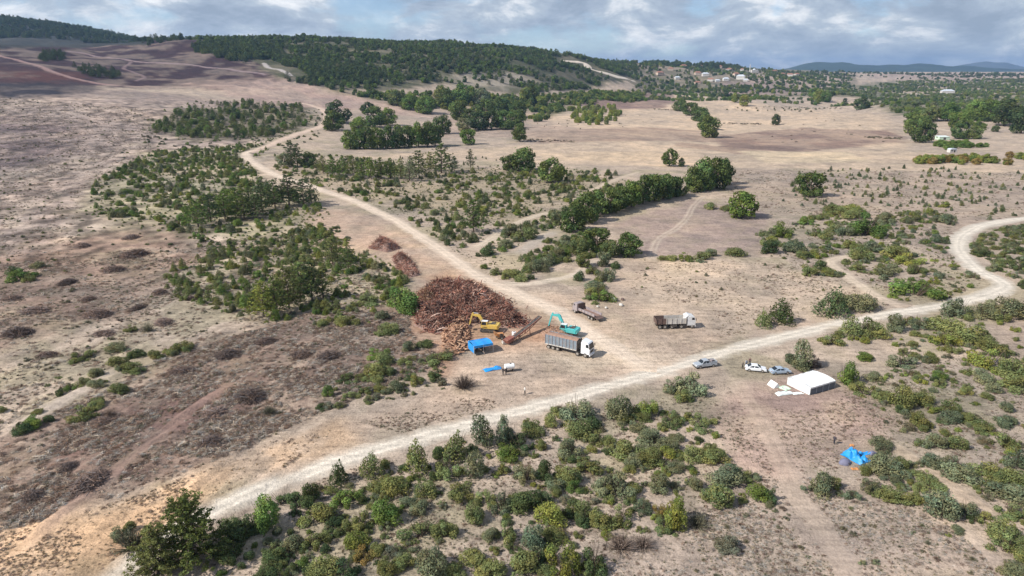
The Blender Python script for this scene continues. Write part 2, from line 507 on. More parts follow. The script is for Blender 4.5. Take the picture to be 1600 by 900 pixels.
# ------------------------------------------------------------------ dirt roads and tracks
def catmull(pts, step):
    P = np.asarray(pts, float); out = []
    P = np.vstack([2 * P[0] - P[1], P, 2 * P[-1] - P[-2]])
    for i in range(1, len(P) - 2):
        p0, p1, p2, p3 = P[i - 1], P[i], P[i + 1], P[i + 2]
        n = max(2, int(np.linalg.norm((p2 - p1)[:2]) / step))
        for k in range(n):
            t = k / n
            out.append(0.5 * ((2 * p1) + (-p0 + p2) * t + (2 * p0 - 5 * p1 + 4 * p2 - p3) * t * t + (-p0 + 3 * p1 - 3 * p2 + p3) * t ** 3))
    out.append(P[-2])
    return np.array(out)
ROAD_LINES = []
def road(name, px, width, color, step=0.6, edge=1.6, ruts=0.5, strength=1.0, grass=0.0, seed=0):
    W3 = at_many(px)
    wid = np.asarray(width if hasattr(width, '__len__') else [width] * len(px), float)
    C = catmull(np.column_stack([W3[:, :2], wid]), step)
    xy, wd = C[:, :2], np.maximum(C[:, 2], 0.6)
    tan = np.gradient(xy, axis=0); tan /= np.linalg.norm(tan, axis=1)[:, None] + 1e-9
    k = np.exp(-0.5 * (np.arange(-6, 7) / 3) ** 2); k /= k.sum()
    for ax in (0, 1):
        tan[:, ax] = np.convolve(np.pad(tan[:, ax], 6, mode='edge'), k, 'valid')
    nrm = np.column_stack([-tan[:, 1], tan[:, 0]]); nrm /= np.linalg.norm(nrm, axis=1)[:, None]
    na = 17
    s = np.linspace(-1, 1, na)
    half = wd / 2 + edge
    X = xy[:, None, 0] + nrm[:, None, 0] * s[None] * half[:, None]
    Y = xy[:, None, 1] + nrm[:, None, 1] * s[None] * half[:, None]
    x, y = X.ravel(), Y.ravel()
    r = np.hypot(x, y)
    z = height(x, y) + (0.04 + 0.0004 * r) * (1 - 1.7 * np.tile(s, len(xy)) ** 2)
    dist = np.abs(s[None] * half[:, None]).ravel()
    hw = np.repeat(wd / 2, na)
    n = fbm(x / 5, y / 5, 3, 90 + seed) - 0.5
    n2 = fbm(x / 1.3, y / 1.3, 3, 95 + seed) - 0.5
    w = 1 - smooth(-edge * 0.9, edge * 0.8, dist - hw + n * edge * 1.6 + n2 * edge * .9)
    w *= strength
    w = np.where((np.abs(np.tile(s, len(xy))) > 0.99), 0, w)
    fade = np.minimum(np.arange(len(xy)), np.arange(len(xy))[::-1]) * step / 8.0
    w *= np.clip(np.repeat(fade, na), 0, 1)
    g = ground_color(x, y)
    rc = np.tile(alb(*color), (len(x), 1))
    rut = np.exp(-((dist - 0.95 - .25 * n) / 0.38) ** 2)
    rc = rc * (1 - 0.10 * ruts + 0.22 * ruts * rut + 0.22 * n + 0.16 * n2)[:, None]
    if grass > 0:
        mid = np.exp(-(dist / 0.45) ** 2) * grass
        w = w * (1 - mid)
    c = g * (1 - w[:, None]) + rc * w[:, None]
    nl = len(xy)
    a, b = np.meshgrid(np.arange(nl - 1), np.arange(na - 1), indexing='ij')
    F = np.stack([a * na + b, a * na + b + 1, (a + 1) * na + b + 1, (a + 1) * na + b], -1).reshape(-1, 4)
    me = mesh_np(name, np.column_stack([x, y, z]), F[:, ::-1], [M_TRACK], True, attrs={'soil': ('POINT', np.clip(c, 0.01, 0.85))})
    o = tag(link_obj(name, me), kind='structure')
    # faces must look up
    me.update()
    if me.polygons[0].normal.z < 0:
        me.flip_normals()
    ROAD_LINES.append((xy, wd))
    return o
MAIN = [(150,930),(190,897),(262,838),(340,795),(430,757),(520,724),(610,697),(700,672),(800,646),(880,625),(960,601),(1040,579),(1110,558),(1180,538),(1280,513),(1380,493),(1450,482),(1520,468),(1558,456),(1572,447),(1556,436),(1530,424),(1508,404),(1498,386),(1505,368),(1530,354),(1562,347),(1600,342),(1660,338)]
road('dirt_road', MAIN, [4.6]*12 + [5.0]*5 + [5.5,6,6,6,6,6,6.5,7,7.2,7,6,5], (231,219,201), 0.6, 2.0, 1.3, seed=1)
road('dirt_road', [(1030,585),(985,560),(930,527),(880,492),(835,470),(790,450),(745,430),(705,402),(662,373),(605,338),(545,311),(485,291),(435,275),(402,258),(386,246),(388,239),(405,234)], [4,5,6,6,6,5.5,5,5,5,5.5,6,6,6.5,7,8,8,6], (232,211,188), 0.7, 1.8, .6, 1.0, seed=2)
road('dirt_track', [(388,240),(420,228),(470,208),(506,196),(514,184),(506,172),(484,164),(450,160)], [7,7,8,10,12,12,9,7], (222,196,174), 1.6, 2.4, 0, 1.0, seed=3)
road('dirt_track', [(770,440),(820,444),(860,438),(892,431),(912,418),(935,404)], 3.2, (226,208,186), 0.7, 1.6, .6, .95, .2, seed=4)
road('dirt_track', [(735,392),(765,376),(790,358),(830,340),(868,330)], 3.4, (220,202,178), 0.8, 1.8, .6, .9, .2, seed=5)
road('dirt_track', [(860,398),(830,385),(805,400),(850,370),(878,360)][2:], 5.5, (190,178,164), 0.8, 2.2, .2, .7, 0, seed=6)
road('dirt_track', [(1018,410),(1022,388),(1032,372),(1058,356),(1074,340),(1084,322),(1100,306)], 2.6, (204,186,166), 0.8, 1.2, .8, .8, .8, seed=7)
road('dirt_track', [(900,312),(930,296),(965,280),(1000,268)], 3.5, (214,194,170), 1.2, 1.8, .5, .85, .2, seed=8)
road('dirt_track', [(1420,480),(1385,470),(1350,450),(1315,425),(1298,408),(1330,400),(1360,385)], 3.4, (222,202,178), 0.8, 1.6, .6, .9, .2, seed=9)
road('dirt_track', [(1360,690),(1400,700),(1440,726),(1490,764),(1540,800),(1590,840),(1640,880)], 2.6, (208,184,158), 0.5, 1.1, .6, .85, .3, seed=10)
road('dirt_track', [(1150,590),(1190,660),(1225,730),(1245,775),(1275,812),(1305,856),(1330,910)], [3,2.4,2.4,2.6,2.8,2.8,2.8], (204,182,160), 0.5, 1.6, .7, .5, .4, seed=11)
road('dirt_track', [(1490,818),(1530,850),(1562,884),(1590,920)], 1.4, (200,180,162), 0.5, 0.8, .2, .7, seed=12)
road('dirt_track', [(875,94),(905,97),(917,101),(921,107),(945,114),(970,121),(992,127)], [12,16,22,22,18,16,12], (236,220,200), 4, 3, 0, 1.0, seed=13)
road('dirt_track', [(-60,74),(0,88),(40,98),(75,109),(110,121),(150,130),(190,136)], 9, (170,140,132), 4, 4, 0, .9, seed=14)
road('dirt_track', [(100,80),(140,86),(200,94),(260,99),(320,105),(380,112),(420,118)], 8, (160,140,138), 4, 4, 0, .9, seed=15)
road('dirt_track', [(206,96),(194,107),(208,113),(226,121),(210,128)], 5, (146,124,122), 3, 3, 0, .8, seed=16)
road('dirt_track', [(412,98),(420,106),(440,110),(456,120)], 8, (196,186,180), 4, 3, 0, .9, seed=17)
road('dirt_track', [(170,134),(260,136),(360,134),(440,150),(520,160),(600,164),(720,190)], 7, (200,174,156), 3, 5, 0, .55, seed=18)
road('dirt_track', [(1380,148),(1420,146),(1460,150)], 9, (214,202,186), 3, 4, 0, .8, seed=19)
road('dirt_track', [(1440,198),(1480,204),(1500,206)], 5, (220,204,180), 3, 3, 0, .8, seed=20)
road('dirt_track', [(0,690),(40,660),(100,625),(160,590),(200,570)], 3.4, (196,180,166), 0.6, 2.0, .3, .75, seed=21)
road('dirt_track', [(30,860),(110,790),(200,720),(300,640),(360,600)], 1.6, (188,156,140), 0.5, 1.2, .3, .5, seed=22)
# ------------------------------------------------------------------ foliage materials
def foliage_material(name, transl=0.22, spread=0.5):
    m, t = new_mat(name)
    a = N(t, 'ShaderNodeAttribute', attribute_type='INSTANCER', attribute_name='leafcol')
    ti = N(t, 'ShaderNodeAttribute', attribute_type='GEOMETRY', attribute_name='tint')
    oi = N(t, 'ShaderNodeObjectInfo')
    k = mathn(t, 'MULTIPLY_ADD', oi.outputs['Random'], 0.30, 0.85)
    c = mixc(t, 1.0, a.outputs['Color'], ti.outputs['Color'], 'MULTIPLY')
    vm = N(t, 'ShaderNodeVectorMath', operation='SCALE')
    link(t, c, vm.inputs[0]); link(t, k, vm.inputs['Scale'])
    d = N(t, 'ShaderNodeBsdfDiffuse'); link(t, vm.outputs[0], d.inputs['Color'])
    tr = N(t, 'ShaderNodeBsdfTranslucent'); link(t, vm.outputs[0], tr.inputs['Color'])
    mx = N(t, 'ShaderNodeMixShader'); mx.inputs[0].default_value = transl
    link(t, d.outputs[0], mx.inputs[1]); link(t, tr.outputs[0], mx.inputs[2])
    o = N(t, 'ShaderNodeOutputMaterial'); link(t, mx.outputs[0], o.inputs[0])
    return m
def plain_material(name, col, rough=0.8, var=0.0, scale=3.0, metal=0.0, spec=0.3, dirt=None, dirt_amt=0.0):
    m, t = new_mat(name)
    b = N(t, 'ShaderNodeBsdfPrincipled')
    b.inputs['Roughness'].default_value = rough
    b.inputs['Metallic'].default_value = metal
    b.inputs['Specular IOR Level'].default_value = spec
    tcn = N(t, 'ShaderNodeTexCoord')
    n = noise(t, tcn.outputs['Object'], scale, 4, 0.65)
    lo = tuple(c * (1 - var) for c in col); hi = tuple(min(1, c * (1 + var)) for c in col)
    c = ramp(t, n, [(0.3, lo), (0.7, hi)], 'LINEAR')
    if dirt is not None:
        n2 = noise(t, tcn.outputs['Object'], scale * 0.6, 5, 0.7)
        c = mixc(t, mathn(t, 'MULTIPLY', ramp(t, n2, [(0.42, 0.0), (0.62, 1.0)]), dirt_amt), c, dirt)
    link(t, c, b.inputs['Base Color'])
    o = N(t, 'ShaderNodeOutputMaterial'); link(t, b.outputs[0], o.inputs[0])
    return m
M_LEAF = foliage_material('foliage')
M_TWIG = foliage_material('dry_twigs', 0.0)
M_BARK = plain_material('bark', (0.13, 0.095, 0.07), 0.9, 0.35, 6)

# ------------------------------------------------------------------ plant shapes (unit size: about 1 wide, 1 tall, base at 0)
def quads(P, Nn, size, g, aspect=(0.5, 1.0)):
    n = len(P)
    Nn = Nn / (np.linalg.norm(Nn, axis=1)[:, None] + 1e-9)
    ref = g.normal(size=(n, 3))
    T = np.cross(Nn, ref); T /= np.linalg.norm(T, axis=1)[:, None] + 1e-9
    B = np.cross(Nn, T)
    s = size * g.uniform(0.6, 1.3, n)
    a = s * g.uniform(aspect[0], aspect[1], n)
    T = T * s[:, None]; B = B * a[:, None]
    bend = Nn * (s * 0.25)[:, None]
    V = np.stack([P - T, P + B * .9 + bend * .3, P + T, P - B * .9 + bend * .3], 1).reshape(-1, 3)
    F = np.arange(n * 4).reshape(n, 4)
    return V, F
def sticks(P0, P1, r0, r1):
    n = len(P0)
    D = P1 - P0; D = D / (np.linalg.norm(D, axis=1)[:, None] + 1e-9)
    ref = np.where(np.abs(D[:, 2:3]) > 0.9, np.array([[1., 0, 0]]), np.array([[0, 0, 1.]]))
    T = np.cross(D, ref); T /= np.linalg.norm(T, axis=1)[:, None]
    B = np.cross(D, T)
    V = []
    for P, r in ((P0, r0), (P1, r1)):
        for k in range(3):
            an = 2 * math.pi * k / 3
            V.append(P + (T * math.cos(an) + B * math.sin(an)) * np.asarray(r)[:, None])
    V = np.stack(V, 1)
    base = np.arange(n)[:, None] * 6
    F = np.concatenate([base + np.array([[k, (k + 1) % 3, 3 + (k + 1) % 3, 3 + k]]) for k in range(3)], 0)
    return V.reshape(-1, 3), F
def lobed(g, lobes, n, leaf, jitter=0.55, zmin=0.02, skyward=0.25):
    C = np.array([l[0] for l in lobes]); Rr = np.array([l[1] for l in lobes])
    w = Rr ** 2; w = w / w.sum()
    P, NN, L = [], [], []
    while sum(len(p) for p in P) < n:
        k = g.choice(len(C), size=n, p=w)
        d = g.normal(size=(n, 3)); d /= np.linalg.norm(d, axis=1)[:, None]
        rad = Rr[k] * g.uniform(0.72, 1.1, n) * np.where(g.uniform(0, 1, n) < .13, g.uniform(1.1, 1.45, n), 1)
        p = C[k] + d * rad[:, None] * np.array([1, 1, 0.92])
        dist = np.linalg.norm(p[:, None] - C[None], axis=2) / Rr[None]
        ok = (dist.min(1) > 0.62) & (p[:, 2] > zmin)
        P.append(p[ok]); NN.append(d[ok]); L.append(k[ok])
    P = np.concatenate(P)[:n]; NN = np.concatenate(NN)[:n]; L = np.concatenate(L)[:n]
    Nn = NN + g.normal(size=NN.shape) * jitter + np.array([0, 0, skyward])
    V, F = quads(P, Nn, leaf, g)
    lt = g.uniform(0.72, 1.28, len(C))
    hue = g.uniform(-0.14, 0.14, len(C))
    tint = lt[L] * g.uniform(0.72, 1.3, n)
    hv = hue[L] + g.uniform(-0.10, 0.10, n)
    col = np.stack([tint * (1 + hv), tint, tint * (1 - hv * 0.6)], 1)
    return V, F, np.repeat(col, 4, 0)
def join(parts):
    V, F, C, M = [], [], [], []
    off = 0
    for v, f, c, m in parts:
        V.append(v); F.append(f + off); off += len(v)
        C.append(c); M.append(np.full(len(f), m))
    return np.concatenate(V), np.concatenate(F), np.concatenate(C), np.concatenate(M)
def make_mesh(name, parts, mats):
    V, F, C, M = join(parts)
    return mesh_np(name, V, F, mats, False, M, {'tint': ('POINT', C)})
def stems(g, n, spread, top, r):
    a = g.uniform(0, 2 * math.pi, n); q = g.uniform(0.2, 1, n) * spread
    P1 = np.stack([np.cos(a) * q, np.sin(a) * q, g.uniform(.6, 1, n) * top], 1)
    P0 = P1 * np.array([.15, .15, 0])
    v, f = sticks(P0, P1, np.full(n, r), np.full(n, r * .4))
    return v, f, np.full((len(v), 3), 0.5)
def shrub_mesh(seed, n=1300, style='round', leaf=0.027):
    g = np.random.default_rng(seed)
    lobes = []
    if style == 'round':
        K = g.integers(9, 15)
        for i in range(K):
            a = g.uniform(0, 2 * math.pi); q = 0.36 * math.sqrt(g.uniform(0, 1))
            rad = g.uniform(0.13, 0.23)
            top = 0.95 - 0.55 * (q / 0.36) ** 2 * g.uniform(.6, 1.2)
            z = max(0.12, top - rad - g.uniform(0, .18))
            lobes.append(((math.cos(a) * q, math.sin(a) * q, z), rad))
            if z > 0.35:
                lobes.append(((math.cos(a) * q * 1.15, math.sin(a) * q * 1.15, z * .45), rad * .95))
    elif style == 'sprawl':
        K = g.integers(10, 16)
        for i in range(K):
            a = g.uniform(0, 2 * math.pi); q = 0.42 * math.sqrt(g.uniform(0, 1))
            rad = g.uniform(0.08, 0.17)
            z = g.uniform(.12, .80) * (1 - .4 * q / .42)
            lobes.append(((math.cos(a) * q, math.sin(a) * q, z), rad))
            lobes.append(((math.cos(a) * q, math.sin(a) * q, z * .5), rad * .9))
    elif style == 'cone':
        for z in np.linspace(0.08, 0.94, 12):
            rr = 0.42 * (1 - z) ** 0.75 * g.uniform(.8, 1.15) + 0.03
            m = max(1, int(6 * (1 - z) + 1))
            a0 = g.uniform(0, 6)
            for q in range(m):
                a = a0 + q * 2 * math.pi / m + g.uniform(-.4, .4)
                k = rr * g.uniform(.45, .85)
                lobes.append(((math.cos(a) * k, math.sin(a) * k, z + g.uniform(-.03, .03)), max(.06, rr * g.uniform(.42, .62))))
    elif style == 'column':
        for z in np.linspace(0.12, 0.88, 9):
            rr = 0.34 * math.sin(math.pi * (0.15 + 0.80 * z)) ** .6
            for q in range(4):
                a = g.uniform(0, 2 * math.pi); k = rr * g.uniform(.4, .8)
                lobes.append(((math.cos(a) * k, math.sin(a) * k, z), max(.08, rr * g.uniform(.45, .7))))
    V, F, C = lobed(g, lobes, n, leaf)
    sv, sf, sc = stems(g, 16, .42, .9, .009)
    return make_mesh('shrub_' + style, [(V, F, C, 0), (sv, sf, sc, 1)], [M_LEAF, M_BARK])
def tube(path, radii, k=7):
    path = np.asarray(path, float); V = []; F = []
    n = len(path)
    for i in range(n):
        d = path[min(i + 1, n - 1)] - path[max(i - 1, 0)]; d = d / (np.linalg.norm(d) + 1e-9)
        ref = np.array([1., 0, 0]) if abs(d[0]) < .8 else np.array([0, 1., 0])
        T = np.cross(d, ref); T /= np.linalg.norm(T); B = np.cross(d, T)
        for q in range(k):
            an = 2 * math.pi * q / k
            V.append(path[i] + (T * math.cos(an) + B * math.sin(an)) * radii[i])
    for i in range(n - 1):
        for q in range(k):
            F.append((i * k + q, i * k + (q + 1) % k, (i + 1) * k + (q + 1) % k, (i + 1) * k + q))
    return np.array(V), np.array(F)
def trunk_mesh(seed, top=0.62, r=0.03, limbs=5, limb_z=(.25, .55), reach=.3):
    g = np.random.default_rng(seed)
    parts = []
    v, f = tube([(0, 0, -.04), (g.uniform(-.02, .02), 0, top * .35), (g.uniform(-.03, .03), g.uniform(-.03, .03), top * .7), (g.uniform(-.03, .03), g.uniform(-.03, .03), top)], [r * 1.35, r, r * .75, r * .3])
    parts.append((v, f, np.ones((len(v), 3)), 0))
    for i in range(limbs):
        a = i * 2.4 + g.uniform(-.4, .4); z = g.uniform(*limb_z)
        q = reach * g.uniform(.7, 1.1)
        v, f = tube([(0, 0, z), (math.cos(a) * q * .5, math.sin(a) * q * .5, z + .08), (math.cos(a) * q, math.sin(a) * q, z + .2)], [r * .5, r * .35, r * .12], 5)
        parts.append((v, f, np.ones((len(v), 3)), 0))
    return make_mesh('trunk', parts, [M_BARK])
def oak_crown(seed, n=3000, leaf=0.034, low=0.01):
    g = np.random.default_rng(seed)
    lobes = []
    for i in range(25):
        d = g.normal(size=3); d /= np.linalg.norm(d)
        if d[2] < -.85: d[2] *= -1
        rad = g.uniform(.085, .18)
        c = np.array([0, 0, .48]) + d * np.array([.37, .37, .40]) * g.uniform(.72, 1.05) * np.array([g.uniform(.85, 1.1), 1, 1])
        c[2] = max(c[2], low + rad * .7)
        lobes.append((tuple(c), rad))
    for i in range(9):      # low boughs that hide the trunk
        a = i * .7 + g.uniform(-.3, .3); q = g.uniform(.2, .33)
        lobes.append(((math.cos(a) * q, math.sin(a) * q, g.uniform(.14, .26)), g.uniform(.10, .16)))
    V, F, C = lobed(g, lobes, n, leaf, zmin=low)
    return make_mesh('oak_crown', [(V, F, C, 0)], [M_LEAF])
def pine_crown(seed, n=2300, leaf=0.03, z0=.16, levels=9):
    g = np.random.default_rng(seed)
    P, D, T, parts = [], [], [], []
    bt0, bt1 = [], []
    for li, z in enumerate(np.linspace(z0, .97, levels)):
        nb = int(round(7 - 3 * (z - z0)))
        L = (0.52 * (1 - (z - z0) / (1.02 - z0)) ** .62 + .03)
        for b in range(nb):
            a = b * 2 * math.pi / nb + li * 1.1 + g.uniform(-.35, .35)
            ll = L * g.uniform(.62, 1.12)
            rise = g.uniform(.02, .16) * (0.6 + z)
            e = np.array([math.cos(a) * ll, math.sin(a) * ll, z + rise * ll * 1.6])
            bt0.append((0, 0, z)); bt1.append(e)
            m = max(3, int(6 * ll / .5) + 2)
            tt = g.uniform(.72, 1.3)
            for q in np.linspace(.35, 1.0, m):
                c = np.array([0, 0, z]) * (1 - q) + e * q + g.normal(size=3) * np.array([.035, .035, .02])
                P.append(c); T.append(tt * g.uniform(.8, 1.2))
    P = np.array(P); T = np.array(T)
    per = max(3, n // len(P))
    C = np.repeat(P, per, 0); tint = np.repeat(T, per) * g.uniform(.7, 1.3, len(P) * per)
    d = g.normal(size=C.shape); d /= np.linalg.norm(d, axis=1)[:, None]; d[:, 2] = np.abs(d[:, 2]) * .8
    Q = C + d * g.uniform(.01, .055, len(C))[:, None]
    # needle sprays: slim quads standing out of the clump
    Nn = np.cross(d, g.normal(size=d.shape)) + np.array([0, 0, .35])
    V, F = quads(Q, Nn, leaf, g, (.3, .7))
    hv = g.uniform(-.12, .12, len(tint))
    col = np.repeat(np.stack([tint * (1 + hv), tint, tint * (1 - hv)], 1), 4, 0)
    sv, sf = sticks(np.array(bt0, float), np.array(bt1), np.full(len(bt0), .009), np.full(len(bt0), .003))
    return make_mesh('pine_crown', [(V, F, col, 0), (sv, sf, np.full((len(sv), 3), .6), 1)], [M_LEAF, M_BARK])
def tangle_mesh(seed, n, dome=True, r=.012, length=(.2, .5), flat=.5):
    g = np.random.default_rng(seed)
    a = g.uniform(0, 2 * math.pi, n); q = .5 * np.sqrt(g.uniform(0, 1, n))
    zt = (1 - (q / .5) ** 2) * g.uniform(.2, 1, n) if dome else g.uniform(.1, .9, n)
    P = np.stack([np.cos(a) * q, np.sin(a) * q, zt * .85], 1)
    d = g.normal(size=(n, 3)); d[:, 2] *= flat; d /= np.linalg.norm(d, axis=1)[:, None]
    L = g.uniform(*length, n)[:, None]
    v, f = sticks(P - d * L / 2, P + d * L / 2, np.full(n, r) * g.uniform(.6, 1.6, n), np.full(n, r * .5))
    t = g.uniform(.5, 1.5, n); h = g.uniform(-.15, .15, n)
    col = np.repeat(np.stack([t * (1 + h), t, t * (1 - h)], 1), 6, 0)
    return v, f, col
def dry_shrub_mesh(seed, n=320):
    g = np.random.default_rng(seed)
    a = g.uniform(0, 2 * math.pi, n); el = g.uniform(.15, 1.5, n); L = g.uniform(.3, .62, n)
    d = np.stack([np.cos(a) * np.cos(el), np.sin(a) * np.cos(el), np.sin(el)], 1)
    s = g.uniform(.0, .5, n)[:, None]
    P0 = d * L[:, None] * s + g.normal(size=(n, 3)) * .05 * s
    P1 = d * L[:, None] * np.array([.95, .95, 1.5]) + g.normal(size=(n, 3)) * .07
    P0[:, 2] = np.maximum(P0[:, 2], 0); 
    v, f = sticks(P0, P1, np.full(n, .009), np.full(n, .003))
    t = g.uniform(.6, 1.4, n)
    V2, F2 = quads(P1[: n // 2], d[: n // 2] + g.normal(size=(n // 2, 3)) * .6, .022, g)
    t2 = np.repeat(g.uniform(.6, 1.3, n // 2), 4)
    return make_mesh('dry_shrub', [(v, f, np.repeat(np.stack([t] * 3, 1), 6, 0), 0), (V2, F2, np.stack([t2] * 3, 1), 0)], [M_TWIG])
def tuft_mesh(seed, n=26, spread=.35):
    g = np.random.default_rng(seed)
    a = g.uniform(0, 2 * math.pi, n); lean = g.uniform(.1, 1.1, n)
    d = np.stack([np.cos(a) * np.sin(lean), np.sin(a) * np.sin(lean), np.cos(lean)], 1)
    b = np.stack([g.normal(size=n) * .14, g.normal(size=n) * .14, np.zeros(n)], 1)
    P1 = b + d * g.uniform(.35, .8, n)[:, None]
    v, f = sticks(b, P1, np.full(n, .045), np.full(n, .008))
    t = np.repeat(g.uniform(.6, 1.35, n), 6)
    return make_mesh('tuft', [(v, f, np.stack([t] * 3, 1), 0)], [M_TWIG])

SHRUB_MESHES = {'round': [shrub_mesh(100 + i, 3600) for i in range(9)],
                'sprawl': [shrub_mesh(200 + i, 3000, 'sprawl', .026) for i in range(7)],
                'cone': [shrub_mesh(300 + i, 2400, 'cone', .028) for i in range(5)],
                'column': [shrub_mesh(350 + i, 2400, 'column', .029) for i in range(3)],
                'dry': [dry_shrub_mesh(400 + i) for i in range(3)]}
OAK_CROWNS = [oak_crown(500 + i) for i in range(6)]
OAK_TRUNKS = [trunk_mesh(520 + i) for i in range(3)]
PINE_CROWNS = [pine_crown(600 + i) for i in range(5)]
BIG_PINE = pine_crown(660, 15000, .019, .06, 16)
PINE_TRUNKS = [trunk_mesh(620 + i, .95, .022, 0) for i in range(2)]

# colours: reflectance of the leaves
LEAF = {'olive': (.195, .212, .080), 'grey green': (.190, .203, .112), 'green': (.145, .205, .054), 'dark green': (.090, .120, .050),
        'yellow green': (.235, .262, .068), 'blue green': (.150, .180, .105), 'brown': (.215, .160, .125), 'oak': (.112, .152, .050), 'pine': (.130, .165, .056),
        'rusty': (.27, .20, .068), 'dull': (.195, .180, .115)}
CODE = {'s': 'olive', 'k': 'grey green', 'g': 'green', 'd': 'dark green', 'y': 'yellow green', 'b': 'blue green', 'r': 'brown', 'o': 'oak', 'p': 'pine', 'u': 'rusty', 'l': 'dull'}
